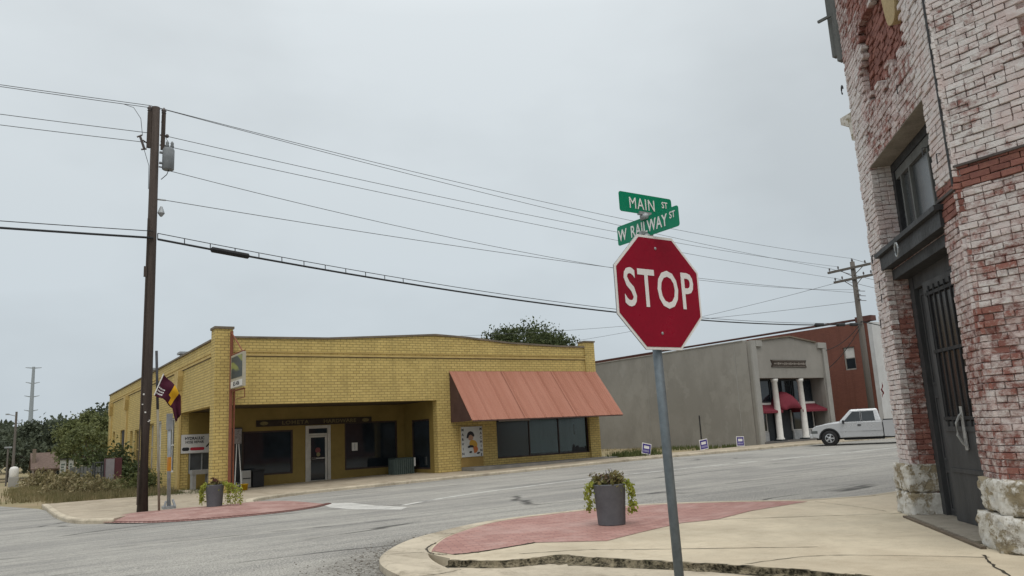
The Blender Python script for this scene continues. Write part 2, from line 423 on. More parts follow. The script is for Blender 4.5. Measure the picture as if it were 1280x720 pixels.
# near corner: kerb, low apron, upper slab, pink brick pavers
kerb_out = smooth_path([(3.55, 6.6), (3.72, 8.3), (4.05, 9.25), (4.66, 10.05), (5.42, 10.6), (6.75, 11.2), (8.3, 11.24), (9.8, 10.95), (10.95, 9.98), (11.8, 8.9), (12.9, 8.35)], 5)
kerb_in = smooth_path([(4.02, 6.75), (4.2, 8.0), (4.5, 8.85), (5.0, 9.6), (5.6, 10.22), (6.8, 10.98), (8.25, 11.07), (9.72, 10.78), (10.82, 9.82), (11.7, 8.75), (12.85, 8.2)], 5)
bm = BM()
def kerb_strip(bm, a, b, z1, zf):
    rows = []
    for p, q in zip(a, b):
        rows.append([bm.verts.new((p[0], p[1], zf(*p) - .05)), bm.verts.new((p[0], p[1], zf(*p) + z1 - .03)),
                     bm.verts.new((p[0] * .9 + q[0] * .1, p[1] * .9 + q[1] * .1, zf(*p) + z1)), bm.verts.new((q[0], q[1], zf(*p) + z1)), bm.verts.new((q[0], q[1], zf(*p) - .05))])
    for r0, r1 in zip(rows, rows[1:]):
        for k in range(4): bm.faces.new((r0[k], r1[k], r1[k + 1], r0[k + 1]))
    bm.faces.new(rows[0]); bm.faces.new(rows[-1][::-1])
    bmesh.ops.recalc_face_normals(bm, faces=bm.faces)
kerb_strip(bm, kerb_out, kerb_in, .105, lambda x, y: 0)
tag(obj('corner_kerb', bm, KERB), None, kind='structure')
sheet('low_apron', [(3.55, 6.55), (3.6, 3.0), (3.9, -20), (6.5, -20), (6.4, 4.2), (6.0, 6.0), (5.6, 6.9), (5.45, 7.42), (4.9, 7.6), (4.45, 8.15), (4.25, 7.98), (4.06, 6.75)], KERB, 0, .08, flat=.035)
# dirty broken strip along the step between apron and upper slab
bm = BM()
stp = smooth_path([(4.42, 8.18), (4.88, 7.62), (5.45, 7.45), (5.62, 6.9), (6.02, 5.95), (6.36, 5.0), (6.46, 4.2), (6.5, 2.0), (6.52, -20)], 8)
rng = random.Random(3); prev = None
for i, (x, y) in enumerate(stp):
    f_ = (.35 + 1.0 * max(0, 1 - abs(i - 17) / 11)) if i < 30 else .28; w = f_ * (.06 + .10 * rng.random()); j = rng.uniform(-.012, .012)
    cur = [bm.verts.new((x - w - .05, y - w * .55, .037)), bm.verts.new((x - w * .5, y - w * .3, .055 + j)), bm.verts.new((x - .015, y - .01, .10 + j * .5)), bm.verts.new((x + .05, y + .03, .10))]
    if prev:
        for k in range(3): bm.faces.new((prev[k], cur[k], cur[k + 1], prev[k + 1]))
    prev = cur
tag(obj('broken_slab_edge', bm, DIRTC), None, kind='structure')
pav_in = [(4.62, 8.95), (4.66, 8.5), (5.0, 8.42), (5.85, 8.5), (6.5, 7.86), (7.3, 8.1), (8.3, 8.34), (8.9, 8.2), (10.0, 8.5), (11.55, 8.6)]
pav_out = [p for p in kerb_in if p[1] > 8.84 and p[0] > 4.49]
pav_out = [(p[0] * .985 + 7.5 * .015, p[1] * .985 + 8.5 * .015) for p in pav_out if p[0] < 11.6]
pavers = pav_in + [p for p in reversed(pav_out)]
SZ = .10
sheet('near_sidewalk', [p for p in reversed(kerb_in[10:])] + [(4.5, 8.3)] + [(p[0] + .02, p[1] + .01) for p in stp] + [(40, -20), (40, 8.2), (12.9, 8.2)], CONC, 0, .1, flat=SZ)
sheet('brick_pavers', pavers, PAVN, 0, .0, flat=SZ + .005)
sheet('near_sidewalk_strip', [(12.9, 8.2), (60, 8.2), (60, 8.35), (12.9, 8.35)], KERB, 0, .1, flat=SZ + .003)
JOINT = M('slab_joint', (.06, .05, .035), .4, 6, .95)
def joint(pts, w=.014, z=SZ + .004, rag=.012, seed=1):
    r = random.Random(seed); bm = BM(); prev = None; path = smooth_path(pts, 10)
    for i, p in enumerate(path):
        q = path[min(i + 1, len(path) - 1)]; o = path[max(i - 1, 0)]
        d = Vector((q[0] - o[0], q[1] - o[1], 0)).normalized(); n = Vector((-d.y, d.x, 0)); ww = w * r.uniform(.5, 1.4)
        c = Vector((p[0], p[1], z)) + n * r.uniform(-rag, rag)
        cur = (bm.verts.new(c - n * ww), bm.verts.new(c + n * ww))
        if prev: bm.faces.new((prev[0], cur[0], cur[1], prev[1]))
        prev = cur
    tag(obj('slab_joint', bm, JOINT), None, kind='structure')
joint([(4.66, 8.5), (5.0, 8.42), (5.85, 8.5)], .016, SZ + .009)
joint([(4.6, 8.55), (4.52, 8.8), (4.66, 9.2), (5.0, 9.6)], .012, SZ + .009)
joint([(5.2, 7.9), (5.9, 7.5), (6.4, 6.9), (7.6, 5.6)], .008)
joint([(8.9, 8.2), (10.2, 7.0), (10.8, 6.5)], .008)
joint([(6.3, 5.5), (7.2, 5.2), (8.0, 4.0)], .007)
joint([(11.6, 8.5), (11.2, 7.4), (10.9, 6.8)], .005, rag=.004)
joint([(7.0, 3.3), (7.7, 3.85), (8.1, 4.1)], .012)

GRV = M('loose_gravel', (.20, .18, .15), .5, 9, .95, bump=.3, col2=(.07, .062, .05))
bm = BM(); rr = random.Random(41)
for k in range(1100):
    i = rr.randrange(len(kerb_out) - 1); t_ = rr.random(); a, b = kerb_out[i], kerb_out[i + 1]
    px_, py_ = a[0] + (b[0] - a[0]) * t_, a[1] + (b[1] - a[1]) * t_
    dx, dy = px_ - 7.4, py_ - 7.0; L_ = math.hypot(dx, dy); o_ = abs(rr.gauss(0, .28)) + .01
    if py_ < 9.6 and px_ < 5 and rr.random() < .5: o_ += abs(rr.gauss(0, .5))
    x, y = px_ + dx / L_ * o_, py_ + dy / L_ * o_; r_ = rr.uniform(.004, .013) * (1.6 if rr.random() < .06 else 1)
    vs_ = bmesh.ops.create_icosphere(bm, subdivisions=1, radius=r_)['verts']
    for v in vs_: v.co = Vector((x + v.co.x * rr.uniform(.7, 1.4), y + v.co.y * rr.uniform(.7, 1.4), B(x, y) + .003 + v.co.z * .7))
tag(obj('gravel', bm, GRV), None, kind='stuff')
joint([(4.05, 9.2), (4.3, 9.1), (4.5, 8.95)], .006, .1085, .01, 3)
joint([(5.45, 10.58), (5.55, 10.4), (5.62, 10.2)], .006, .1085, .01, 4)
joint([(3.7, 7.5), (3.95, 7.45), (4.2, 7.5)], .007, .1085, .01, 6)
# far side: bulb-out with red pavers, pad, sidewalk and kerb
fbl = smooth_path([(1.55, 33), (1.58, 27), (1.68, 23.6), (1.95, 22.2), (2.5, 21.35)], 6); fil = smooth_path([(1.72, 33), (1.75, 27), (1.86, 23.7), (2.1, 22.4), (2.56, 21.6)], 6)
fbr = smooth_path([(6.35, 23.3), (6.9, 25.2), (8.0, 26.4), (9.6, 26.95), (11.0, 27.0)], 6); fir = smooth_path([(6.15, 23.4), (6.72, 25.35), (7.9, 26.58), (9.55, 27.15), (11.0, 27.2)], 6)
bm = BM(); kerb_strip(bm, fbl, fil, .105, B); kerb_strip(bm, fbr + [(24.9, 27.0), (36, 27.0), (60, 27.0), (120, 27)], fir + [(24.9, 27.2), (36, 27.2), (60, 27.2), (120, 27.2)], .105, B)
tag(obj('far_kerb', bm, KERB), None, kind='structure')
sheet('far_sidewalk', fil + [(3.25, 23.1), (4.5, 23.25)] + fir + [(24.9, 27.2), (36, 27.2), (60, 27.2), (120, 27.2), (120, 30), (43, 30.2), (36.6, 29.6), (25.2, 29.6), (24.9, 33), (16, 33.6), (8, 33.6), (6.6, 36.5), (6.4, 32.5), (3.6, 33)], FWALK, .1, .12)
front = smooth_path([(2.3, 21.55), (3.0, 20.3), (3.9, 19.5), (5.0, 19.2), (6.1, 19.35), (7.0, 19.9), (7.65, 20.7)], 5)
def yfront(x): return 19.2 + .26 * (x - 5) ** 2
pv = sheet('red_brick_pavers', front + [(7.2, 21.9), (6.45, 23.35), (5.8, 23.1), (4.5, 23.35), (3.2, 23.25), (2.5, 22.2)], PAVF, 0, step=.5)
for v in pv.data.vertices: v.co.z = B(v.co.x, v.co.y) + .012 + .095 * min(1, max(0, (v.co.y - yfront(v.co.x)) / 2.2))
bm = BM(); JO = M('paver_edge_dark', (.13, .055, .045), .3, 6, .9)
for k, (p_, q_) in enumerate(zip(front, front[1:])):
    for t_ in (.1, .6):
        x, y = p_[0] + (q_[0] - p_[0]) * t_, p_[1] + (q_[1] - p_[1]) * t_ + .12
        z = B(x, y) + .014 + .095 * min(1, max(0, (y - yfront(x)) / 2.2)); box(bm, x, x + .09, y, y + .22, z - .02, z + .006)
tag(obj('paver_border', bm, JO), None, kind='structure')
# ------------------------------------------------------------------ stop sign with street name blades
def oct_pts(r): return [(r / math.cos(R_(22.5)) * math.cos(R_(22.5 + 45 * k)), r / math.cos(R_(22.5)) * math.sin(R_(22.5 + 45 * k))) for k in range(8)]
SX, SY = 4.315, 4.36
ss = thing('stop_sign', 'red octagonal stop sign on a bluish grey metal pipe at the near street corner', 'stop sign', (4.31, 4.42, .035))
bm = BM(); tube(bm, [(4.335, 4.42, .0), (4.285, 4.425, 3.0)], .036, 14); obj('post', bm, GALV, ss, True, True)
bm = BM(); prism(bm, oct_pts(.457), lambda u, v, k: (SX + u, SY + k * .006, 2.527 + v)); pl = obj('sign_plate', bm, GREYM, ss, True)
bm = BM(); prism(bm, oct_pts(.455), lambda u, v, k: (SX + u, SY - .003 + k * .002, 2.527 + v)); obj('white_border', bm, WHT, pl, True)
bm = BM(); prism(bm, oct_pts(.434), lambda u, v, k: (SX + u, SY - .006 + k * .002, 2.527 + v)); obj('red_face', bm, RED, pl, True)
put_text('lettering', pl, WHT, 'STOP', (SX, SY - .0085, 2.535), FACE_S, size=.425, sx=.70, bold=.005, ext=.001, space=1.10)
for z in (2.88, 2.20):
    bm = BM(); lathe(bm, [(.012, 0), (.012, .004), (.006, .008)], 10); bmesh.ops.transform(bm, matrix=Matrix.Translation((SX - .01, SY - .006, z)) @ FACE_S, verts=bm.verts); obj('bolt', bm, GREYM, ss, True, True)
def blade(name, label, L, Hh, cx, cy, cz, face):
    t = thing(name, label, 'street sign', (cx, cy, cz), 0, 'street name signs on the stop sign post')
    bm = BM(); q = .02; cs = []
    for sx_, sy_, a0 in ((1, 1, 0), (-1, 1, 90), (-1, -1, 180), (1, -1, 270)):
        cs += [(sx_ * (L / 2 - q) + q * math.cos(R_(a0 + 22.5 * k)), sy_ * (Hh / 2 - q) + q * math.sin(R_(a0 + 22.5 * k))) for k in range(5)]
    prism(bm, cs, lambda u, v, k: (u, v, -.002 + .004 * k))
    bmesh.ops.transform(bm, matrix=face, verts=bm.verts); obj('panel', bm, GRN, t); return t
mt = blade('street_name_sign', 'green MAIN ST name sign, the upper of the two above the stop sign', .575, .165, 4.31, 4.42, 3.26, FACE_S)
put_text('lettering', mt, WHT, 'MAIN', (4.262, 4.415, 3.253), FACE_S, size=.135, sx=.80, bold=.0, ext=.001, space=1.12)
put_text('lettering', mt, WHT, 'ST', (4.515, 4.416, 3.277), FACE_S, size=.075, sx=.85, bold=.001, ext=.001)
rt = blade('street_name_sign', 'green W RAILWAY ST name sign, lower one, crossing behind the stop sign top', .71, .165, 4.29, 4.41, 3.075, FACE_W)
put_text('lettering', rt, WHT, 'W', (4.286, 4.70, 3.068), FACE_W, size=.135, sx=.72, bold=.002, ext=.001)
put_text('lettering', rt, WHT, 'RAILWAY', (4.286, 4.39, 3.068), FACE_W, size=.135, sx=.70, bold=.002, ext=.001, space=1.05)
put_text('lettering', rt, WHT, 'ST', (4.286, 4.12, 3.095), FACE_W, size=.075, sx=.8, bold=.001, ext=.001)
for nm, zz, t in (('bracket', 3.165, mt), ('bracket', 3.0, rt)):
    bm = BM(); lathe(bm, [(.04, -.03), (.044, 0), (.03, .012), (.02, .022)], 12, (4.287, 4.42, zz - (.0 if t is mt else .005))); obj(nm, bm, GREYM, t, True, True)
    bm = BM(); box(bm, 4.22, 4.35, 4.405, 4.435, zz + .004, zz + .03); obj('clamp', bm, GREYM, t, True)

# ------------------------------------------------------------------ planters
def leaf_quads(pts, size, rng, flat=.5, aspect=1.6):
    V, F = [], []
    for p in pts:
        n = Vector((rng.gauss(0, 1), rng.gauss(0, 1), rng.gauss(0, 1) * flat + .4)).normalized()
        a = n.orthogonal().normalized(); a = Matrix.Rotation(rng.random() * 6.28, 3, n) @ a; b = n.cross(a)
        s = size * rng.uniform(.6, 1.3); i = len(V); p = Vector(p)
        V += [p - a * s * aspect * .5, p + b * s * .42 - a * s * .1 + n * s * .12, p + a * s * aspect * .5, p - b * s * .42 - a * s * .1 + n * s * .12]
        F.append((i, i + 1, i + 2, i + 3))
    return V, F
def leaf_obj(name, V, F, m, parent=None, loc=None):
    me = bpy.data.meshes.new(name); me.from_pydata([tuple(v) for v in V], [], F); me.update()
    return link(name, me, m, parent)
LIME = M_leaf('lime_vine_leaf', (.33, .35, .05), (.18, .22, .03), (.48, .47, .12), 11)
PLUM = M_leaf('purple_green_leaf', (.09, .10, .04), (.13, .07, .06), (.17, .16, .08), 9)
OLIVE = M_leaf('olive_leaf', (.17, .165, .06), (.24, .19, .08), (.10, .12, .035), 8)
FLOWR = M_leaf('lilac_flower', (.33, .30, .36), (.24, .22, .30), (.4, .38, .42), 9)
MAROON = M_leaf('maroon_leaf', (.10, .025, .025), (.06, .03, .02), (.14, .05, .04), 9)
def planter(label, loc, seed, sides, tops):
    rng = random.Random(seed)
    t = thing('planter', label, 'planter', loc, 0, 'grey planters on the corner pavers')
    bm = BM(); lathe(bm, [(.195, 0), (.2, .015), (.236, .555), (.243, .565), (.243, .58), (.222, .58), (.21, .51), (.02, .508)], 36); obj('pot', bm, POTM, t, smooth=True)
    bm = BM(); lathe(bm, [(.2, .505), (.2, .512), (.05, .53)], 20); obj('soil', bm, SOIL, t)
    for nm, m, n, size, spread, h, flat in tops:
        pts = []
        st = BM()
        for k in range(n):
            a = rng.random() * 6.28; r = spread * math.sqrt(rng.random()); hh = h * rng.uniform(.5, 1)
            bx, by = r * math.cos(a), r * math.sin(a); tx, ty = bx * 1.25, by * 1.25
            tube(st, [(bx * .8, by * .8, .5), (tx, ty, .52 + hh)], .003, 4)
            for q in range(9):
                u = rng.uniform(.15, 1); pts.append((bx + (tx - bx) * u + rng.gauss(0, .022), by + (ty - by) * u + rng.gauss(0, .022), .52 + hh * u))
        V, F = leaf_quads(pts, size, rng, flat); o = leaf_obj(nm, V, F, m, t)
        obj('stem', st, OLIVE, o)
    for ang, wid, drop, out in sides:
        pts = []
        for k in range(210):
            a = ang + rng.gauss(0, wid); u = rng.random() ** .8
            rad = .235 + out * math.sin(min(1, u * 1.6) * 1.57) + rng.gauss(0, .03)
            zz = .60 - drop * u ** 1.3 + rng.gauss(0, .02) + .06 * math.sin(u * 3.14)
            pts.append((rad * math.cos(a), rad * math.sin(a), max(.03, zz)))
        V, F = leaf_quads(pts, .042, rng, .6, 1.5); leaf_obj('trailing_vine', V, F, LIME, t)
    return t
# towards the camera the pot's left is azimuth ~ 130 deg, right ~ -50 deg (world)
planter('grey planter with lime vine and purple flowers on pink pavers, near corner', (7.62, 9.07, SZ + .005), 5,
        [(R_(135), .34, .40, .09), (R_(-42), .28, .44, .09)],
        [('bedding_plant', PLUM, 30, .042, .17, .24, .8), ('olive_plant', OLIVE, 40, .045, .2, .25, .8), ('lilac_plant', FLOWR, 6, .03, .06, .27, 1.)])
planter('grey planter overflowing with bright lime vine on red pavers across the street', (5.13, 22.77, B(5.13, 22.77) + .104), 9,
        [(R_(165), .35, .5, .10), (R_(-15), .38, .55, .14), (R_(-30), .2, .55, .30), (R_(-38), .12, .57, .48), (R_(150), .25, .5, .12)],
        [('silver_plant', OLIVE, 24, .05, .17, .16, .8), ('maroon_plant', MAROON, 12, .05, .10, .27, .8)])
# ------------------------------------------------------------------ yellow corner store
yb = thing('hardware_store', 'single storey yellow brick corner store with a recessed porch and salmon metal awning', 'store', (6.69, 30, -.25))
# front wall with openings; the porch is one big opening
wbm = BM()
wall(wbm, 'x', 30.0, 30.36, 15.87, 24.2, -.45, 4.83, [(18.87, 24.2, -.45, 2.36)])
box(wbm, 7.3, 15.87, 30.0, 30.36, 3.03, 4.83)                               # header over the porch
top = [(7.3, 5.52), (11, 5.56), (13.5, 5.70), (15.9, 5.84), (17.5, 5.76), (19.9, 5.55), (22.7, 5.46), (24.2, 5.45)]
xz_prism(wbm, [(7.3, 4.83), (24.2, 4.83)] + top[::-1], 30.0, 30.30)
box(wbm, 18.87, 24.2, 30.03, 30.33, -.45, .37)                              # wall under the shop window
# side wall on Railway Street
side_open = [(37.6, 39.6, .5, 2.9), (40.9, 42.3, .5, 2.9), (43.0, 44.4, .5, 2.85), (47.6, 49.4, .5, 2.7), (50.2, 51.2, .6, 2.7), (53.4, 55.6, -.2, 2.85), (58.2, 59.3, 1.0, 2.85)]
wall(wbm, 'y', 6.69, 7.02, 36.2, 62, -.9, 4.83, side_open)
box(wbm, 6.69, 7.02, 30.6, 36.2, 3.03, 4.83)
box(wbm, 6.69, 7.0, 30.6, 62, 4.83, 5.47)
obj('wall', wbm, YB, yb, True)
bm = BM(); box(bm, 6.66, 7.3, 29.96, 30.6, -.45, 5.86); obj('corner_column', bm, YB, yb, True)
bm = BM(); box(bm, 6.62, 7.34, 29.92, 30.64, 5.86, 5.95); obj('column_cap', bm, CAPM, yb, True)
bm = BM(); box(bm, 24.2, 24.82, 29.95, 30.45, -.4, 5.72); obj('end_pier', bm, YB, yb, True)
bm = BM(); box(bm, 24.17, 24.86, 29.91, 30.5, 5.72, 5.79); obj('pier_cap', bm, CAPM, yb, True)
bm = BM(); box(bm, 24.5, 24.8, 30.45, 62, -.4, 5.2); box(bm, 6.7, 24.5, 61.7, 62, -.9, 5.2); obj('rear_wall', bm, YB, yb, True)
bm = BM()
xz_prism(bm, [(x, z - .002 + (.0)) for x, z in top] + [(x, z + .075) for x, z in top[::-1]], 29.95, 30.36)
obj('parapet_cap', bm, CAPM, yb, True)
bm = BM(); box(bm, 6.63, 7.06, 30.64, 62.05, 5.468, 5.54); obj('parapet_cap', bm, CAPM, yb, True)
bm = BM()
for z0, z1, d in ((4.86, 4.93, .05), (5.00, 5.035, .03)):
    box(bm, 7.302, 24.198, 30.0 - d, 30.02, z0, z1); box(bm, 6.69 - d, 6.7, 30.602, 62, z0, z1)
obj('cornice_band', bm, YT, yb, True)
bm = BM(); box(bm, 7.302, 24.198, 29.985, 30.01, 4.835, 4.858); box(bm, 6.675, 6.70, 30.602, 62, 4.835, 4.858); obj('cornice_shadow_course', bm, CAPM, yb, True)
for y in (36.35, 52.7, 60.2):
    bm = BM(); box(bm, 6.60, 6.692, y - .22, y + .22, -.8, 4.0); yz_prism(bm, [(y - .24, 4.0), (y - .42, 4.6), (y - .42, 4.83), (y + .42, 4.83), (y + .42, 4.6), (y + .24, 4.0)], 6.48, 6.692)
    obj('pilaster', bm, YT, yb, True)
bm = BM(); box(bm, 7.02, 24.5, 30.36, 61.7, 4.9, 5.05); obj('roof', bm, ROOFM, yb, True)
# porch: ceiling, floor, back walls
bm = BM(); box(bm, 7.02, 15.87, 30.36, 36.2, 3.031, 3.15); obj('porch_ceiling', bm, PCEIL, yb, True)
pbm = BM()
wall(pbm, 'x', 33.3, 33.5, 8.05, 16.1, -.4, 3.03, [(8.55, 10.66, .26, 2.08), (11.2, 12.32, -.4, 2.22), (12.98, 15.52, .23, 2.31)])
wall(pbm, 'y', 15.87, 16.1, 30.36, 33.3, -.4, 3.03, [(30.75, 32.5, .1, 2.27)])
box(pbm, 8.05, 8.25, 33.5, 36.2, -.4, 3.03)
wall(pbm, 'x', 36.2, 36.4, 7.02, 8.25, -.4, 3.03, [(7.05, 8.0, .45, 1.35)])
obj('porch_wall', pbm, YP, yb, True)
bm = BM(); box(bm, 8.4, 24.0, 34.6, 61, -.3, 2.95); box(bm, 7.1, 8.4, 36.7, 61, -.3, 2.95); obj('dark_interior', bm, BLACK, yb, True)
def window(parent, axis, p, u0, u1, z0, z1, frame=BRIM, glass=GLASS, muls=(), fw=.07, dep=.1, rails=()):
    """frame set into the wall, pane 5 cm behind its face; axis 'x': wall faces -Y at y=p, 'y': faces -X at x=p"""
    def bb(bm, a, b, c, d, o0, o1):
        if axis == 'x': box(bm, a, b, p + o0, p + o1, c, d)
        else: box(bm, p + o0, p + o1, a, b, c, d)
    bm = BM()
    bb(bm, u0, u0 + fw, z0, z1, .02, dep); bb(bm, u1 - fw, u1, z0, z1, .02, dep)
    bb(bm, u0 + fw, u1 - fw, z0, z0 + fw, .02, dep); bb(bm, u0 + fw, u1 - fw, z1 - fw, z1, .02, dep)
    for u in muls: bb(bm, u - fw * .35, u + fw * .35, z0 + fw, z1 - fw, .03, dep - .005)
    for z in rails: bb(bm, u0 + fw, u1 - fw, z - fw * .3, z + fw * .3, .034, dep - .008)
    w = obj('window', bm, frame, parent, True)
    bm = BM(); bb(bm, u0 + fw, u1 - fw, z0 + fw, z1 - fw, .06, .07); obj('pane', bm, glass, w, True)
    return w
window(yb, 'x', 33.3, 8.55, 10.66, .26, 2.08)
w2 = window(yb, 'x', 33.3, 12.98, 15.52, .23, 2.31)
bm = BM(); box(bm, 13.33, 13.60, 33.345, 33.352, 1.05, 1.40); o = obj('notice', bm, WHITEP, w2, True)
bm = BM(); box(bm, 13.45, 13.48, 33.338, 33.344, 1.09, 1.36); obj('notice_print', bm, GREYM, w2, True)
window(yb, 'y', 15.87, 30.75, 32.5, .1, 2.27)
window(yb, 'x', 36.2, 7.05, 8.0, .45, 1.35, muls=(7.6,), frame=GREYM, glass=M_glass('dusty_glass', (.05, .055, .06), .2))
def M_clear():
    s = NT('clear_shop_glass'); gl = s.n('ShaderNodeBsdfGlossy'); gl.inputs['Roughness'].default_value = .16; tr = s.n('ShaderNodeBsdfTransparent'); tr.inputs[0].default_value = (.62, .70, .72, 1)
    fr = s.n('ShaderNodeFresnel'); fr.inputs[0].default_value = 1.5; mx = s.n('ShaderNodeMixShader'); s.l(fr.outputs[0], mx.inputs[0]); s.l(tr.outputs[0], mx.inputs[1]); s.l(gl.outputs[0], mx.inputs[2]); s.l(mx.outputs[0], s.out.inputs[0]); return s.m
CURT = M('curtain', (.52, .56, .56), .2, 1.5, .9, stretch=(6, 1, .6), col2=(.36, .40, .41), bump=0)
ws = window(yb, 'x', 30.08, 18.87, 24.2, .37, 2.36, frame=BRIM, muls=(20.72, 22.42), glass=M_clear(), fw=.06)
bm = BM()
for a, b, z in ((20.78, 22.36, 2.05), (22.5, 24.1, 2.25)): box(bm, a, b, 30.18, 30.19, .5, z)
obj('window_blind', bm, CURT, ws, True)
bm = BM(); box(bm, 18.9, 24.18, 30.55, 30.58, .38, 2.34); obj('dark_backdrop', bm, BLACK, ws, True)
bm = BM(); box(bm, 23.35, 23.42, 30.165, 30.175, 1.25, 1.75); obj('blind_gap', bm, BLACK, ws, True)
bm = BM()
for cx, w, h in ((23.3, .12, .35), (23.5, .2, .28), (23.75, .3, .2), (24.0, .1, .24)): lathe(bm, [(w, 0), (w * .8, h * .5), (w * .3, h)], 8, (cx, 30.139, .44))
bmesh.ops.scale(bm, vec=(1, .12, 1), verts=bm.verts, space=Matrix.Translation((0, -30.13, 0))); obj('window_display', bm, BLACK, ws, True)
for k, (a, b, c, d) in enumerate(side_open):
    if k == 5: continue
    window(yb, 'y', 6.75, a, b, c, d, frame=WHITEP if k in (0, 1) else YT, muls=((a + b) / 2,), rails=((c + d) / 2,), fw=.08, glass=M_glass('pale_glass', (.2, .21, .21), .25) if k in (1, 2) else GLASS)
bm = BM(); box(bm, 6.78, 6.85, 53.4, 55.6, -.2, 2.85); sd = obj('side_door', bm, DARKW, yb, True)
bm = BM(); box(bm, 6.75, 6.78, 54.45, 54.55, -.2, 2.85); obj('door_joint', bm, BRIM, sd, True)
# glazed entrance door
bm = BM()
for a in ((11.2, 11.34, -.26, 2.22), (12.18, 12.32, -.26, 2.22)): box(bm, a[0], a[1], 33.26, 33.4, a[2], a[3])
box(bm, 11.34, 12.18, 33.26, 33.4, 2.09, 2.22); box(bm, 11.34, 12.18, 33.28, 33.39, 1.80, 1.88)
df = obj('entrance_frame', bm, ALUM, yb, True)
bm = BM(); box(bm, 11.34, 12.18, 33.33, 33.34, 1.88, 2.09); obj('transom_pane', bm, GLASS, df, True)
bm = BM()
for a in ((11.35, 11.44, -.22, 1.79), (12.08, 12.17, -.22, 1.79)): box(bm, a[0], a[1], 33.3, 33.36, a[2], a[3])
box(bm, 11.44, 12.08, 33.3, 33.36, -.22, -.1); box(bm, 11.44, 12.08, 33.3, 33.36, 1.71, 1.79)
dl = obj('door', bm, ALUM, yb, True)
bm = BM(); box(bm, 11.44, 12.08, 33.325, 33.335, -.1, 1.71); obj('pane', bm, GLASS, dl, True)
bm = BM(); box(bm, 11.46, 12.06, 33.27, 33.285, .80, .84); box(bm, 11.47, 11.67, 33.27, 33.29, .79, .85); obj('push_bar', bm, ALUM, dl, True)
bm = BM(); lathe(bm, [(.12, 0), (.12, .003)], 14); bmesh.ops.transform(bm, matrix=Matrix.Translation((11.76, 33.322, 1.16)) @ FACE_S, verts=bm.verts); obj('sticker', bm, M('sticker_red', (.18, .05, .05), .3, 20, .6), dl, True)
bm = BM(); lathe(bm, [(.09, 0), (.09, .003)], 14); bmesh.ops.transform(bm, matrix=Matrix.Translation((11.78, 33.321, .98)) @ FACE_S, verts=bm.verts); obj('sticker', bm, M('sticker_tan', (.22, .2, .1), .3, 20, .6), dl, True)
# awning of corrugated metal
AWN = M('salmon_metal', (.375, .168, .115), .14, .8, .75, bump=.05, col2=(.325, .14, .094), stretch=(1.6, .3, .3))
AWND = M('awning_side', (.09, .05, .042), .2, 2., .8)
bm = BM(); x0, x1 = 16.52, 24.83; prev = None; n = int((x1 - x0) / .045); seams = (17.6, 18.9, 20.2, 22.8)
for i in range(n + 1):
    x = x0 + (x1 - x0) * i / n; d = .018 * math.sin(i * 2.1) + (.028 if i % 7 == 0 else 0)
    N = Vector((0, -.74, .62)) * 1.0
    cur = (bm.verts.new(Vector((x, 29.97, 4.27)) + N * d), bm.verts.new(Vector((x, 28.15, 2.07)) + N * d))
    if prev: bm.faces.new((prev[0], prev[1], cur[1], cur[0]))
    prev = cur
aw = obj('awning', bm, AWN, yb, True)
sm = aw.modifiers.new('solid', 'SOLIDIFY'); sm.thickness = .02
for xs in (16.54, 24.79):
    bm = BM(); yz_prism(bm, [(29.98, 4.24), (28.17, 2.08), (28.6, 2.05), (29.98, 2.05)], xs, xs + .03); obj('awning_side_panel', bm, AWND, aw, True)
bm = BM(); box(bm, 16.58, 24.78, 28.15, 28.2, 2.02, 2.075); obj('awning_edge', bm, AWND, aw, True)
for q in (19.2, 22.0):
    bm = BM(); tube(bm, [(q, 29.94, 4.275), (q, 28.13, 2.08)], .009, 4); obj('awning_seam', bm, M('awning_lap', (.22, .09, .06), .2, 4), aw, True)
# step pad before the shop window
bm = BM(); box(bm, 16.95, 25.0, 28.85, 29.925, -.3, .12); obj('plinth', bm, M('plinth_grey', (.22, .21, .19), .25, 2., .9), yb, True)
bm = BM(); box(bm, 16.98, 18.1, 29.975, 29.995, -.2, .52); obj('wood_panel', bm, M('tan_panel', (.36, .235, .075), .2, 3, .8), yb, True)
bm = BM(); box(bm, 19.0, 20.7, 29.95, 30.0, 2.0, 2.07); obj('tube_light', bm, M('dusty_white', (.3, .28, .25), .3, 8, .8), yb, True)
for x, y, w, h in ((6.85, 46.5, .5, .75), (6.85, 37.3, .45, .45)):
    bm = BM(); box(bm, x, x + w, y, y + w, 5.05, 5.5 + h * .5); box(bm, x - .1, x + w + .1, y - .1, y + w + .1, 5.5 + h * .5, 5.6 + h * .5); obj('roof_vent', bm, GREYM, yb, True)

# name board in the porch
t = thing('name_board', 'long dark board lettered LOMETA HARDWARE over the shop door', 'sign', (11.7, 33.27, 2.26))
SB = M('brown_board', (.045, .032, .024), .3, 4, .8); SL = M('faded_letters', (.19, .155, .07), .3, 14, .8)
bm = BM(); box(bm, 9.1, 14.25, 33.25, 33.285, 2.25, 2.52); obj('board', bm, SB, t, True)
put_text('lettering', t, SL, 'LOMETA', (10.75, 33.247, 2.383), FACE_S, size=.22, sx=1.25, bold=.004, ext=.002, space=1.15)
put_text('lettering', t, SL, 'HARDWARE', (12.75, 33.247, 2.383), FACE_S, size=.22, sx=1.2, bold=.004, ext=.002, space=1.05)
for x in (9.42, 13.95):
    bm = BM(); lathe(bm, [(.09, 0), (.13, .002), (.13, .004)], 14); bmesh.ops.scale(bm, vec=(1.35, .62, 1), verts=bm.verts)
    bmesh.ops.transform(bm, matrix=Matrix.Translation((x, 33.249, 2.385)) @ FACE_S, verts=bm.verts); obj('emblem', bm, SL, t, True)
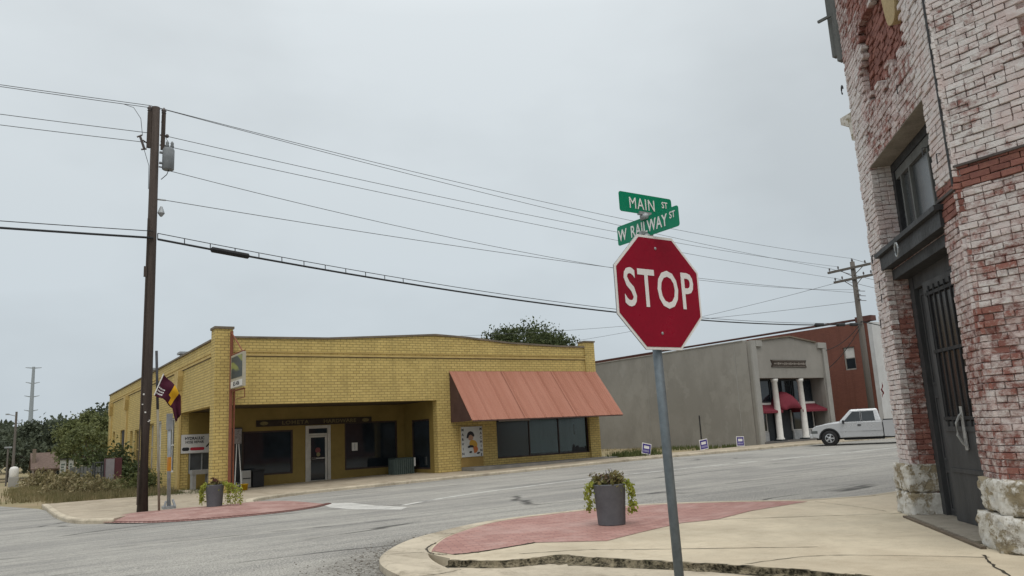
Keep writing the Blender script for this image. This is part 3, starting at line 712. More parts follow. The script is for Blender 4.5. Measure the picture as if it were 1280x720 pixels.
# banner on the porch wall
t = thing('banner', 'white vinyl HYDRAULIC banner with black and red pills above a porch window', 'banner', (7.4, 36.18, 1.4))
bm = BM(); box(bm, 6.72, 8.03, 36.16, 36.175, 1.31, 2.1); obj('vinyl', bm, M('banner_white', (.62, .61, .6), .1, 3, .6), t, True)
INK = M('print_black', (.03, .03, .035), .2, 8, .7); INKR = M('print_red', (.42, .03, .05), .2, 8, .7)
put_text('lettering', t, INK, 'HYDRAULIC', (7.27, 36.157, 1.93), FACE_S, size=.17, sx=.85, bold=.006, ext=.001)
put_text('lettering', t, INK, 'HOSE REPAIR', (7.27, 36.157, 1.77), FACE_S, size=.15, sx=.85, bold=.004, ext=.001)
def pill(name, x0, x1, z0, z1, y, m, par):
    r = (z1 - z0) / 2; pts = [(x0 + r - r * math.sin(a), z0 + r + r * math.cos(a)) for a in [math.pi * k / 8 for k in range(9)]] + [(x1 - r + r * math.sin(a), z0 + r - r * math.cos(a)) for a in [math.pi * k / 8 for k in range(9)]]
    bm = BM(); xz_prism(bm, pts, y - .002, y); return obj(name, bm, m, par, True)
pill('black_pill', 6.76, 7.06, 1.41, 1.56, 36.158, INK, t); pill('red_pill', 7.09, 7.68, 1.42, 1.55, 36.158, INKR, t)
bm = BM(); tube(bm, [(7.75, 36.15, 1.55), (7.9, 36.15, 1.72), (8.0, 36.15, 1.95)], .035, 6); bmesh.ops.scale(bm, vec=(1, .1, 1), verts=bm.verts, space=Matrix.Translation((0, -36.155, 0))); obj('hose_print', bm, INK, t, True)

# projecting sign on a rusty pipe
t = thing('projecting_sign', 'boxy white framed hanging sign with a dark green swirl face on a rusty pipe', 'sign', (7.3, 29.8, -.15))
bm = BM(); tube(bm, [(7.22, 29.82, -.2), (7.22, 29.82, 5.75)], .06, 10); tube(bm, [(7.36, 29.9, -.2), (7.36, 29.9, 3.6)], .035, 8); obj('pole', bm, RUST, t, True)
bm = BM(); tube(bm, [(7.22, 29.82, 5.7), (7.25, 28.4, 4.86)], .025, 6); tube(bm, [(7.22, 29.82, 4.84), (7.25, 28.1, 4.84)], .03, 6); tube(bm, [(7.22, 29.82, 3.52), (7.3, 28.2, 3.5)], .03, 6); tube(bm, [(7.3, 28.2, 3.5), (7.3, 28.2, 3.2), (7.3, 29.3, 3.2)], .015, 6); obj('bracket', bm, RUST, t, True)
bm = BM(); box(bm, 7.18, 7.28, 28.0, 29.72, 3.58, 4.80); obj('sign_box', bm, M('sign_cream', (.42, .385, .30), .15, 3, .6), t, True)
bm = BM(); box(bm, 7.168, 7.182, 28.12, 29.6, 3.94, 4.72)
def M_swirl():
    s = NT('green_swirl_print'); w = s.n('ShaderNodeTexWave', wave_type='RINGS'); w.inputs['Scale'].default_value = .5; w.inputs['Distortion'].default_value = 4
    s.l(s.mapping((1, 1, 1), loc=(0, -.6, .8)), w.inputs['Vector']); z = s.sep()[2]
    c = s.mix(s.ramp(w.outputs['Fac'], .55, .8), (.06, .072, .072), (.24, .26, .08))
    c = s.mix(s.ramp(z, 4.3, 4.42), (.04, .055, .06), c); return s.done(c, .5)
obj('sign_face', bm, M_swirl(), t, True)
bm = BM(); box(bm, 7.166, 7.182, 28.08, 29.64, 3.61, 3.83); sf = obj('lower_panel', bm, WHITEP, t, True)
put_text('lettering', sf, INK, 'BES-4006', (7.164, 28.86, 3.72), FACE_W, size=.22, sx=1.05, bold=.004, ext=.001)
# painted panel under the awning
t = thing('painted_panel', 'white painted panel of a small figure between two columns of letters under the awning', 'sign', (17.5, 29.97, .54))
bm = BM(); box(bm, 16.96, 18.1, 29.94, 29.972, .54, 1.84); obj('panel', bm, M('panel_white', (.56, .57, .55), .12, 2, .6), t, True)
bm = BM()
for a in ((16.93, 16.985, .5, 1.88), (18.075, 18.13, .5, 1.88)): box(bm, a[0], a[1], 29.93, 29.976, a[2], a[3])
obj('panel_frame', bm, YT, t, True)
for i, ch in enumerate('MARVIN'): put_text('lettering', t, INK, ch, (17.07, 29.938, 1.70 - i * .205), FACE_S, size=.15, bold=.006, ext=.001)
for i, ch in enumerate('MACHINE'): put_text('lettering', t, INK, ch, (17.99, 29.938, 1.72 - i * .185), FACE_S, size=.15, bold=.006, ext=.001)
def blob(name, pts, m, d, par):
    bm = BM(); xz_prism(bm, smooth_path(pts, 5, True), 29.94 - .001 - d, 29.94 - d + .0005); return obj(name, bm, m, par, True)
SKIN = M('paint_skin', (.42, .25, .17), .1, 5, .7); YEL = M('paint_yellow', (.55, .33, .06), .15, 5, .7); ORG = M('paint_orange', (.5, .16, .05), .1, 5, .7)
blob('painted_face', [(17.36, 1.28), (17.5, 1.24), (17.6, 1.33), (17.58, 1.46), (17.42, 1.48), (17.35, 1.4)], SKIN, .002, t)
blob('painted_hair', [(17.26, 1.36), (17.32, 1.56), (17.46, 1.64), (17.6, 1.58), (17.66, 1.45), (17.6, 1.40), (17.5, 1.48), (17.4, 1.46), (17.35, 1.36)], INK, .003, t)
blob('painted_shirt', [(17.42, 1.2), (17.56, 1.26), (17.72, 1.2), (17.8, 1.05), (17.72, .9), (17.55, .93), (17.4, 1.05)], YEL, .004, t)
blob('painted_trousers', [(17.58, .95), (17.74, .98), (17.82, .86), (17.74, .72), (17.62, .7), (17.6, .82)], ORG, .005, t)
blob('painted_arm', [(17.3, .98), (17.42, 1.04), (17.58, 1.02), (17.6, .94), (17.45, .94), (17.34, .92)], INK, .006, t)
blob('painted_shoe', [(17.36, .74), (17.46, .79), (17.52, .74), (17.44, .70)], INK, .005, t)
blob('painted_shoe', [(17.74, .68), (17.84, .73), (17.92, .70), (17.82, .64)], INK, .006, t)

# porch clutter
t = thing('condenser_unit', 'dark green air conditioner condenser on the porch by the side window', 'air conditioner', (15.2, 32.2, -.15))
GRNM = M('condenser_green', (.05, .07, .062), .2, 5, .6)
bm = BM(); box(bm, 14.72, 15.6, 31.8, 32.6, -.15, .64); obj('casing', bm, GRNM, t, True, bevel=.02)
bm = BM()
for k in range(9): box(bm, 14.76 + k * .1, 14.79 + k * .1, 31.77, 31.8, -.08, .58)
for k in range(8): box(bm, 14.69, 14.72, 31.85 + k * .09, 31.88 + k * .09, -.08, .58)
obj('grille', bm, M('condenser_louvre', (.10, .13, .12), .2, 5, .6), t, True)
bm = BM(); box(bm, 15.6, 15.68, 31.8, 31.95, .25, .62); obj('service_tag', bm, WHITEP, t, True)
def bucket(label, x, y, m, r=.14, h=.24):
    t = thing('bucket', label, 'bucket', (x, y, B(x, y) + .1), 0, 'buckets by the corner column')
    bm = BM(); lathe(bm, [(r * .75, 0), (r, h), (r * 1.05, h), (r * 1.05, h - .02), (r * .95, h - .02), (r * .72, .02)], 18); obj('pail', bm, m, t, smooth=True)
    bm = BM(); tube(bm, [(r * math.cos(a), 0, h + .1 * math.sin(a)) for a in [math.pi * k / 8 for k in range(9)]], .006, 5); obj('handle', bm, GREYM, t)
bucket('yellow plastic mop bucket on the porch beside the corner column', 8.06, 31.0, M('bucket_yellow', (.6, .36, .01), .1, 4, .5))
bucket('white plastic bucket on the porch beside the yellow bucket', 7.72, 31.0, WHITEP, .15, .22)
def stick(label, x0, y0, x1, y1, z1):
    t = thing('mop', label, 'mop', (x0, y0, B(x0, y0) + .1), 0, 'mops leaning by the corner column')
    bm = BM(); tube(bm, [(x0, y0, B(x0, y0) + .12), (x1, y1, z1)], .017, 6); obj('handle', bm, WHITEP, t, True)
    bm = BM(); box(bm, x0 - .1, x0 + .1, y0 - .03, y0 + .03, B(x0, y0) + .1, B(x0, y0) + .15); obj('mop_head', bm, GREYM, t, True)
stick('white handled mop leaning steeply to the right from the white bucket', 7.75, 31.2, 7.98, 31.9, 1.58)
stick('white handled mop standing upright in front of the poster board', 8.03, 31.25, 8.06, 31.9, 1.58)
t = thing('poster_board', 'tall dark board with a pale poster at its top against the porch wall', 'board', (8.3, 33.2, -.15))
bm = BM(); box(bm, 8.1, 8.52, 33.2, 33.27, -.15, 2.25); obj('board', bm, DARKW, t, True)
bm = BM(); box(bm, 8.13, 8.49, 33.18, 33.2, 1.6, 2.2); obj('poster', bm, M('poster_grey', (.33, .31, .30), .5, 9, .7, col2=(.1, .08, .08)), t, True)
t = thing('waste_bin', 'black square waste bin on the porch below the left window', 'bin', (8.95, 32.6, -.15))
bm = BM(); box(bm, 8.76, 9.2, 32.4, 32.84, -.15, .48); obj('body', bm, BLACK, t, True, bevel=.02)
bm = BM(); box(bm, 8.73, 9.23, 32.37, 32.87, .48, .55); obj('lid', bm, BLACK, t, True, bevel=.015)
t = thing('side_table', 'low pale grey stand with an open front left of the corner column', 'table', (7.3, 34.6, -.15))
STG = M('pale_stone', (.27, .26, .24), .2, 4, .8)
bm = BM(); box(bm, 6.85, 7.6, 34.4, 34.9, .45, .62); obj('top', bm, STG, t, True)
for x in (6.87, 7.46):
    bm = BM(); box(bm, x, x + .14, 34.42, 34.88, -.15, .45); obj('leg', bm, STG, t, True)
t = thing('grey_box', 'plain grey metal box standing between mop and black bin', 'box', (8.5, 32.6, -.15))
bm = BM(); box(bm, 8.35, 8.7, 32.45, 32.8, -.15, .52); obj('casing', bm, GREYT, t, True, bevel=.02)
bm = BM(); box(bm, 8.37, 8.68, 32.44, 32.452, .2, .24); obj('seam', bm, DARKW, t, True)

# ------------------------------------------------------------------ grey bank front building
gb = thing('grey_building', 'grey stuccoed building with white columns and dark red awnings across the street', 'building', (36.66, 30, 0))
bm = BM(); box(bm, 36.66, 37.0, 30.3, 72, -.3, 6.12); obj('side_wall', bm, GREY, gb, True)
bm = BM(); box(bm, 36.648, 36.661, 38.9, 38.93, -.1, 6.1); box(bm, 36.645, 36.661, 31.2, 31.26, -.1, 6.1); obj('wall_joint', bm, GREYT, gb, True)
bm = BM(); box(bm, 36.62, 37.05, 30.55, 72, 6.12, 6.18); obj('wall_cap', bm, GREYT, gb, True)
bm = BM()
wall(bm, 'x', 30.0, 30.3, 36.72, 43.7, -.1, 6.02, [(37.0, 43.3, -.1, 3.9)])
xz_prism(bm, [(36.72, 6.02), (43.7, 6.02), (43.7, 6.06), (42.8, 6.07), (40.25, 6.38), (37.4, 6.10), (36.72, 6.10)], 30.0, 30.3)
obj('front_wall', bm, GREY, gb, True)
for x in (36.6, 43.36):
    bm = BM(); box(bm, x, x + .42, 29.88, 29.997, -.1, 6.1); obj('pilaster', bm, GREYT, gb, True)
    bm = BM(); box(bm, x + (.4 if x < 40 else -.45), x + (.95 if x < 40 else .3), 29.86, 30.0, 5.75, 6.1); obj('cornice_block', bm, GREYT, gb, True)
bm = BM(); xz_prism(bm, [(37.4, 6.10), (40.25, 6.39), (42.8, 6.08), (42.8, 6.16), (40.25, 6.47), (37.4, 6.18)], 29.9, 30.35); obj('gable_cap', bm, CAPM, gb, True)
bm = BM(); box(bm, 43.35, 43.7, 30.3, 60, -.1, 5.9); box(bm, 37.0, 43.35, 59.6, 60, -.1, 5.9); obj('side_wall', bm, GREY, gb, True)
bm = BM(); box(bm, 37.0, 43.35, 30.3, 59.6, 5.5, 5.6); obj('roof', bm, ROOFM, gb, True)
bm = BM(); box(bm, 36.9, 43.36, 29.85, 31.0, -.2, .22); obj('porch_floor', bm, M('porch_dark', (.15, .14, .13), .2, 3, .9), gb, True)
# recessed shopfront
DK = M('dark_shopfront', (.035, .04, .045), .2, 3, .6)
bm = BM(); box(bm, 37.0, 43.3, 31.0, 31.2, .22, 4.0); obj('shopfront', bm, DK, gb, True)
bm = BM(); box(bm, 37.0, 43.3, 30.3, 31.2, 3.9, 3.98); obj('porch_ceiling', bm, GREY, gb, True)
for (a, b, c, d, mu) in ((37.1, 39.2, 2.5, 3.85, (38.2,)), (39.3, 41.3, 2.5, 3.85, (40.3,)), (41.4, 43.2, 2.5, 3.85, (42.3,)), (37.4, 38.6, .75, 2.0, ()), (40.9, 43.1, .75, 2.0, (41.9,))):
    window(gb, 'x', 30.9, a, b, c, d, frame=WHITEP if d < 2.1 else DK, muls=mu)
for a, b in ((37.2, 38.6), (40.95, 43.1)):
    bm = BM(); box(bm, a, b, 30.88, 30.99, .22, .74); obj('white_panel', bm, M('mottled_white', (.55, .55, .54), .35, 6, .6, col2=(.3, .31, .31)), gb, True)
bm = BM(); box(bm, 37.0, 43.3, 30.86, 30.99, 2.36, 2.48); obj('transom_bar', bm, WHITEP, gb, True)
bm = BM(); box(bm, 39.3, 40.5, 30.9, 30.98, .22, 2.1); obj('door', bm, DK, gb, True)
for x in (38.66, 41.06):
    bm = BM(); lathe(bm, [(.24, .22), (.24, .36), (.19, .42), (.18, 2.0), (.155, 3.66), (.2, 3.70), (.22, 3.85)], 20, (x, 30.15, 0)); c_ = obj('column', bm, WHITEP, gb, True, True)
    bm = BM(); box(bm, x - .28, x + .28, 29.88, 30.42, .2, .30); obj('base', bm, DK, c_, True)
MAR = M('maroon_canvas', (.17, .022, .036), .15, 2, .8, bump=.05)
for a, b in ((37.05, 39.0), (40.9, 43.28)):
    bm = BM(); yz_prism(bm, [(30.86, 2.36), (30.02, 1.98), (30.02, 1.85), (30.86, 1.85)], a, b); obj('awning', bm, MAR, gb, True)
bm = BM(); n = 12; prev = None                                              # domed awning over the door
for i in range(n + 1):
    a = math.pi * i / n; row = []
    for j in range(6):
        b = math.pi / 2 * j / 5
        row.append(bm.verts.new((39.95 + 1.0 * math.cos(a) * math.cos(b * .55), 30.86 - .95 * math.sin(b), 2.0 + 1.15 * math.sin(a) * math.cos(b * .95))))
    if prev:
        for j in range(5): bm.faces.new((prev[j], row[j], row[j + 1], prev[j + 1]))
    prev = row
o = obj('dome_awning', bm, MAR, gb, True, True); o.modifiers.new('s', 'SOLIDIFY').thickness = .03
t = thing('name_plaque', 'dark carved plaque with notched ends high on the grey facade', 'plaque', (39.9, 29.98, 4.55))
bm = BM(); xz_prism(bm, [(38.3, 4.55), (38.42, 4.75), (38.3, 4.97), (41.65, 4.97), (41.53, 4.75), (41.65, 4.53)], 29.95, 29.995); obj('board', bm, SB, t, True)
bm = BM(); rng = random.Random(4)
x = 38.55
while x < 41.4:
    w = rng.uniform(.05, .13); h = rng.uniform(.08, .16); box(bm, x, x + w, 29.935, 29.95, 4.75 - h / 2, 4.75 + h / 2); x += w + .05
obj('carving', bm, M('carving_tan', (.26, .23, .2), .3, 9, .8), t, True)
bm = BM()
for z in (4.58, 4.91): box(bm, 38.45, 41.5, 29.94, 29.952, z, z + .025)
obj('plaque_frame', bm, M('carving_tan', (.26, .23, .2)), t, True)
bm = BM(); box(bm, 36.63, 36.66, 34.45, 34.52, .0, 1.95); tag(obj('drain_pipe', bm, DARKW), 'short dark pipe standing against the grey side wall', 'pipe')

# red brick building behind
rb = thing('brick_building', 'two storey red brick building with one upper window beyond the grey building', 'building', (48, 29.2, 0))
bm = BM(); wall(bm, 'y', 48, 48.35, 29.5, 49.5, -.2, 7.6, [(30.7, 31.55, 4.5, 6.05)]); box(bm, 48, 48.35, 49.5, 75, -.2, 7.75); obj('side_wall', bm, REDB, rb, True)
WST = M('white_stucco', (.55, .55, .54), .15, .8, .9)
bm = BM(); wall(bm, 'x', 29.2, 29.5, 47.95, 62, -.1, 3.8, [(49, 52, .3, 3), (53, 55, .1, 2.6), (56, 60, .3, 3)]); wall(bm, 'x', 29.2, 29.5, 47.95, 62, 3.8, 7.5, [(50, 51, 4.6, 6.2), (54, 55, 4.6, 6.2), (58, 59, 4.6, 6.2)]); obj('front_wall', bm, WST, rb, True)
for a, b, c, d in ((49, 52, .3, 3), (53, 55, .1, 2.6), (56, 60, .3, 3), (50, 51, 4.6, 6.2), (54, 55, 4.6, 6.2), (58, 59, 4.6, 6.2)): window(rb, 'x', 29.3, a, b, c, d)
bm = BM(); box(bm, 47.96, 48.4, 29.5, 75, 7.752, 7.85); box(bm, 47.9, 48.5, 29.15, 30.3, 7.6, 7.95); obj('parapet_cap', bm, M('brick_cap', (.13, .06, .05), .3, 2, .9), rb, True)
bm = BM(); box(bm, 48.35, 62, 29.5, 75, 7.0, 7.1); box(bm, 61.7, 62, 29.5, 75, -.2, 7.4); obj('roof', bm, ROOFM, rb, True)
w = window(rb, 'y', 48.08, 30.7, 31.55, 4.5, 6.05, frame=M('window_pale', (.33, .32, .29), .2, 4, .7), rails=(5.3,), fw=.09)
bm = BM(); box(bm, 48.12, 48.13, 30.79, 31.46, 5.32, 5.96); obj('blind', bm, WHITEP, w, True)
bm = BM(); box(bm, 47.97, 48.0, 37.2, 37.7, .6, 1.6); obj('meter_plate', bm, WHITEP, rb, True)
bm = BM(); tube(bm, [(47.95, 29.8, 0), (47.95, 29.8, 7.4)], .06, 8); obj('downpipe', bm, GREYT, rb, True)
t = thing('small_flag', 'small dark red flag on a short staff at the white building corner', 'flag', (47.6, 29.1, 3.0))
bm = BM(); tube(bm, [(47.95, 29.15, 2.7), (47.3, 28.6, 3.5)], .015, 6); obj('staff', bm, WHITEP, t, True)
bm = BM()
V = [(47.35, 28.65, 3.42), (47.75, 29.0, 2.95), (47.62, 28.9, 2.5), (47.25, 28.6, 2.75)]
f = [bm.verts.new(v) for v in V]; bm.faces.new(f); bmesh.ops.subdivide_edges(bm, edges=bm.edges[:], cuts=5, use_grid_fill=True)
for v in bm.verts: v.co += Vector((.6, -.7, 0)) * .05 * math.sin(v.co.z * 14)
fo = obj('cloth', bm, M('flag_red', (.25, .02, .025), .2, 5, .8), t, True); fo.modifiers.new('s', 'SOLIDIFY').thickness = .006

# ------------------------------------------------------------------ old red brick bank on the near corner
L0 = Vector((10.957, 6.541, 0)); S2 = 2 ** .5
F_CH = Matrix(((-1 / S2, 1 / S2, 0, L0.x), (-1 / S2, -1 / S2, 0, L0.y), (0, 0, 1, 0), (0, 0, 0, 1)))    # (s, depth, z) on the chamfered corner
SW = 3.65; RX, RY = L0.x - SW / S2, L0.y - SW / S2
F_RT = Matrix(((0, 1, 0, RX), (-1, 0, 0, RY), (0, 0, 1, 0), (0, 0, 0, 1)))                                # (u, depth, z) on the Railway Street face
OB = thing('old_bank_building', 'old two storey red brick corner building with flaking white paint and a dark barred door', 'building', (L0.x, L0.y, .1))
TOPZ = 9.6
def fix(bm): bmesh.ops.recalc_face_normals(bm, faces=bm.faces); return bm
# backing of old mortar, butted round the openings
bm = BM()
def fbox(bm, F, a, b, c, d, e, f): return box(bm, a, b, c, d, e, f, F)
def fwall(bm, F, p0, p1, u0, u1, z0, z1, ops):
    u = u0
    for a, b, c, d in sorted(ops):
        if a - u > 1e-4: fbox(bm, F, u, a, p0, p1, z0, z1)
        if c - z0 > 1e-4: fbox(bm, F, a, b, p0, p1, z0, c)
        if z1 - d > 1e-4: fbox(bm, F, a, b, p0, p1, d, z1)
        u = b
    if u1 - u > 1e-4: fbox(bm, F, u, u1, p0, p1, z0, z1)
fwall(bm, F_CH, .045, .5, .04, .61, 0, TOPZ, [])
fwall(bm, F_CH, .045, .5, 3.09, SW - .03, 0, TOPZ, [])
fbox(bm, F_CH, .61, 3.09, .045, .5, 5.06, 5.72)
fbox(bm, F_CH, .61, 3.09, .15, .5, 5.72, 7.1)
fbox(bm, F_CH, .61, .86, .045, .15, 5.72, 7.1); fbox(bm, F_CH, 2.76, 3.09, .045, .15, 5.72, 7.1)
fbox(bm, F_CH, .61, 3.09, .045, .5, 7.1, TOPZ); fbox(bm, F_CH, .61, 3.09, .12, .5, 3.45, 3.78)
fwall(bm, F_RT, .045, .5, .02, 16, 0, TOPZ, [(1.02, 1.9, 4.55, 6.6), (3.2, 4.3, 4.55, 6.6), (5.6, 6.7, 4.55, 6.6)])
obj('wall', fix(bm), PEEL, OB, True)

def bricks(bm, F, u0, u1, z0, z1, bias, skip=None, bl=.198, bh=.0695, j=.009, d0=0., dd=.10, seed=0, jit=.006):
    rr = random.Random(seed); fr = bm.faces.layers.float['rnd']; fp = bm.faces.layers.float['paint']
    row = 0; z = z0
    while z < z1 - .02:
        h = min(bh, z1 - z)
        header = row % 6 == 5
        L = bl * .5 if header else bl
        u = u0 - (0 if row % 2 else L * .5) * (1 if not header else .5)
        while u < u1 - .01:
            a, b = max(u, u0), min(u + L, u1); u += L
            if b - a < .03: continue
            c = ((a + b) / 2, z + h / 2)
            if skip and skip(a, b, z, z + h): continue
            dz = rr.gauss(0, jit); x = rr.gauss(0, .002)
            n0 = len(bm.faces)
            vs = fbox(bm, F, a + j / 2, b - j / 2, d0 + dz, d0 + dd, z + j / 2 + x, z + h - j / 2 + x)
            for v in vs: v.co += Vector((rr.gauss(0, .0022), rr.gauss(0, .0022), rr.gauss(0, .0022)))
            r, pnt = rr.random(), bias(*c) + rr.gauss(0, .009)
            bm.faces.ensure_lookup_table()
            for f in bm.faces[n0:]: f[fr] = r; f[fp] = pnt
        z += bh; row += 1
def sm(v, a, b): t = min(1, max(0, (v - a) / (b - a))); return t * t * (3 - 2 * t)
def bias_ch(s, z):
    b = .015
    if s < .6: b += .06
    if z > 5.1: b += .03 * sm(s, 1.8, 3.2) + .01
    if 5.0 < z < 5.9 and .4 < s < 2.6: b -= .05
    if s > 3.0 and z > 3.95: b += .05
    if s > 3.0 and 3.55 < z < 3.92: b -= .3
    if s > 3.0 and z < 3.5: b -= .05
    if z > 6.9 and s < 1.6: b -= .14
    return b
def bias_rt(u, z):
    if 3.8 < z < 4.06: return -.34
    if z > 4.06: return .07 - .05 * sm(z, 6.5, 8)
    if z > 2.55: return .02
    if z > 2.25: return -.11 + .05 * math.sin(u * 5)
    if z > 1.25: return -.045
    return -.10
HOLE = [(.86, 5.95), (.98, 5.74), (1.3, 5.72), (1.55, 5.95), (2.3, 5.84), (2.74, 6.2), (2.74, 7.08), (.86, 7.08)]
def skip_ch(a, b, z0, z1):
    s, z = (a + b) / 2, (z0 + z1) / 2
    if s > .6 and s < 3.1 and (z < 3.78 or z1 > 3.78 and z0 < 5.06): return True
    if .86 < s < 2.76 and 5.72 < z < 7.1:
        low = 5.76 + .22 * abs(math.sin(s * 5.1)) + .08 * math.sin(s * 13)
        if z > low and not (s < 1.0 and z > 6.5): return True
    return False
def new_bricks():
    bm = BM(); bm.faces.layers.float.new('rnd'); bm.faces.layers.float.new('paint'); return bm
bm = new_bricks()
def clip(F, u0, u1, z0, z1, bias, seed, **k): bricks(bm, F, u0, u1, z0, z1, bias, seed=seed, **k)
bricks(bm, F_CH, -.02, .637, .78, 5.06, bias_ch, seed=1)
bricks(bm, F_CH, 3.1, SW + .03, .78, 3.55, bias_ch, seed=2, d0=.02)
bricks(bm, F_CH, 3.1, SW + .03, 3.55, 3.80, bias_ch, seed=21, d0=.012)
bricks(bm, F_CH, 3.1, SW + .03, 3.80, 5.06, bias_ch, seed=22)
bricks(bm, F_CH, -.02, SW + .03, 5.06, TOPZ, bias_ch, skip_ch, seed=3)
bricks(bm, F_CH, .86, 2.76, 5.72, 7.1, lambda s, z: -.4, seed=4, d0=.10, dd=.16, jit=.012)
rop = lambda a, b, z0, z1: any(p - .14 < (a + b) / 2 < q + .14 and 4.55 < (z0 + z1) / 2 < 6.6 for p, q in ((1.02, 1.9), (3.2, 4.3), (5.6, 6.7)))
bricks(bm, F_RT, -.03, 8, .78, 3.80, bias_rt, seed=5, d0=.022)
bricks(bm, F_RT, -.03, 8, 3.80, 4.05, bias_rt, seed=6, d0=.012)
bricks(bm, F_RT, -.03, 8, 4.05, TOPZ, bias_rt, rop, seed=7)
# brick reveals of the door and window opening
REV = F_CH @ Matrix(((0, 1, 0, .6), (1, 0, 0, 0), (0, 0, 1, 0), (0, 0, 0, 1)))
def bias_rev(u, z): return -.06 + (.22 if u < .12 else 0) + (.16 if z > 3.75 else 0)
REVL = F_CH @ Matrix(((0, -1, 0, .6), (1, 0, 0, 0), (0, 0, 1, 0), (0, 0, 0, 1)))
bricks(bm, REVL, .10, .36, .78, 3.50, bias_rev, seed=8, dd=.03, d0=-.03)
bricks(bm, REVL, .10, .36, 3.78, 5.06, bias_rev, seed=9, dd=.03, d0=-.03)
o = obj('brickwork', fix(bm), PEEL, OB, True)
bv = o.modifiers.new('bevel', 'BEVEL'); bv.width = .007; bv.segments = 1; bv.limit_method = 'NONE'
# yellow plaster left on the patch, drip ledge above the belt, old wires
PLAS = M('ochre_plaster', (.42, .33, .18), .3, 4, .9, bump=.5, col2=(.3, .22, .12))
bm = BM(); prism(bm, smooth_path([(2.3, 6.55), (2.45, 6.35), (2.68, 6.4), (2.74, 6.9), (2.72, 8.2), (2.3, 8.3), (2.2, 7.3)], 4, True), lambda u, v, k: F_CH @ Vector((u, -.006 + k * .1, v))); obj('plaster_patch', bm, PLAS, OB, True)
bm = BM(); fbox(bm, F_RT, .0, 8, -.012, .03, 4.035, 4.058); prism(bm, [(3.1, 3.80), (3.66, 3.80), (3.66, 3.83), (3.1, 3.83)], lambda u, v, k: F_CH @ Vector((u, -.012 + k * .04, v))); obj('drip_ledge', bm, M('grimy_ledge', (.10, .085, .08), .3, 5, .9), OB, True)
bm = BM(); tube(bm, [F_CH @ Vector((SW + .0, -.012, z)) for z in (3.84, 5, 6.2, 7.5, 9.4)], .012, 6); obj('corner_conduit', bm, DARKW, OB, True)
bm = BM(); rr = random.Random(12)
for k in range(9):
    s, z = rr.choice([(rr.uniform(.05, .5), rr.uniform(1.5, 5)), (rr.uniform(2.4, 3.5), rr.uniform(4.0, 6.5))])
    bm = BM(); tube(bm, [F_CH @ Vector((s, .01, z)), F_CH @ Vector((s, -.05, z)), F_CH @ Vector((s + .02, -.06, z - .12))], .007, 5); obj('iron_hook', bm, DARKW, OB, True)
bm = BM(); tube(bm, [F_CH @ Vector((-.02 + .05 * math.cos(a), -.07, 6.58 + .07 * math.sin(a))) for a in [k * .6 for k in range(8)]], .012, 5)
obj('iron_hook', bm, DARKW, OB, True)
# rough stone base
STN = NT('whitewashed_stone'); n_ = STN.noise(2.6, 6, .75); n2_ = STN.noise(11, 5, .75)
c_ = STN.mix(STN.ramp(n2_, .35, .7), (.66, .645, .60), (.48, .45, .39)); c_ = STN.mix(STN.ramp(n_, .47, .54), c_, (.31, .26, .175))
c_ = STN.mix(STN.ramp(STN.noise(5, 6, .8), .55, .66, 0, .8), c_, (.17, .13, .085)); STN.bump(STN.math('ADD', n2_, STN.math('MULTIPLY', STN.ramp(n_, .5, .56), -.6)), .8, .02)
STONE = STN.done(c_, .9)
def stones(F, rows, seed):
    rr = random.Random(seed); bm = BM()
    for z0, z1, cuts, d0, d1 in rows:
        for a, b in zip(cuts, cuts[1:]):
            t = BM(); box(t, a + .008, b - .008, d0 + rr.uniform(-.03, .02), d1, z0 + .006, z1 - .006)
            bmesh.ops.subdivide_edges(t, edges=t.edges[:], cuts=11, use_grid_fill=True)
            ph = rr.random() * 9
            for v in t.verts:
                e = min(v.co.x - a, b - v.co.x, v.co.z - z0, z1 - v.co.z)
                v.co.y += .035 * (1 - min(1, e / .05)) ** 2 + .012 * math.sin(v.co.x * 17 + ph) * math.cos(v.co.z * 14 + ph) + rr.gauss(0, .007) + .018 * math.sin(v.co.x * 41 + ph) * math.sin(v.co.z * 37 + 2 * ph)
                v.co.x += rr.gauss(0, .004); v.co.z += rr.gauss(0, .004)
                v.co = F @ v.co
            me = bpy.data.meshes.new('t'); t.to_mesh(me); t.free(); bm.from_mesh(me); bpy.data.meshes.remove(me)
    return fix(bm)
obj('stone_base', stones(F_CH, [(.07, .42, [-.12, .66], -.10, .36), (.42, .80, [-.10, .655], -.07, .36)], 2), STONE, OB, True, True)
obj('stone_base', stones(F_CH, [(.07, .46, [3.08, SW + .08], -.08, .45), (.46, .80, [3.09, SW + .06], -.05, .42)], 3), STONE, OB, True, True)
obj('stone_base', stones(F_RT, [(.07, .44, [-.06, .75, 1.6, 2.6, 3.4, 4.4, 5.2, 6.2, 7.2, 8.0], -.09, .3), (.44, .80, [-.05, .5, 1.3, 2.1, 3.1, 3.9, 4.9, 5.8, 6.6, 7.5, 8.0], -.06, .3)], 4), STONE, OB, True, True)
THR0 = M('grey_render', (.27, .245, .205), .25, 4, .9, bump=.4)
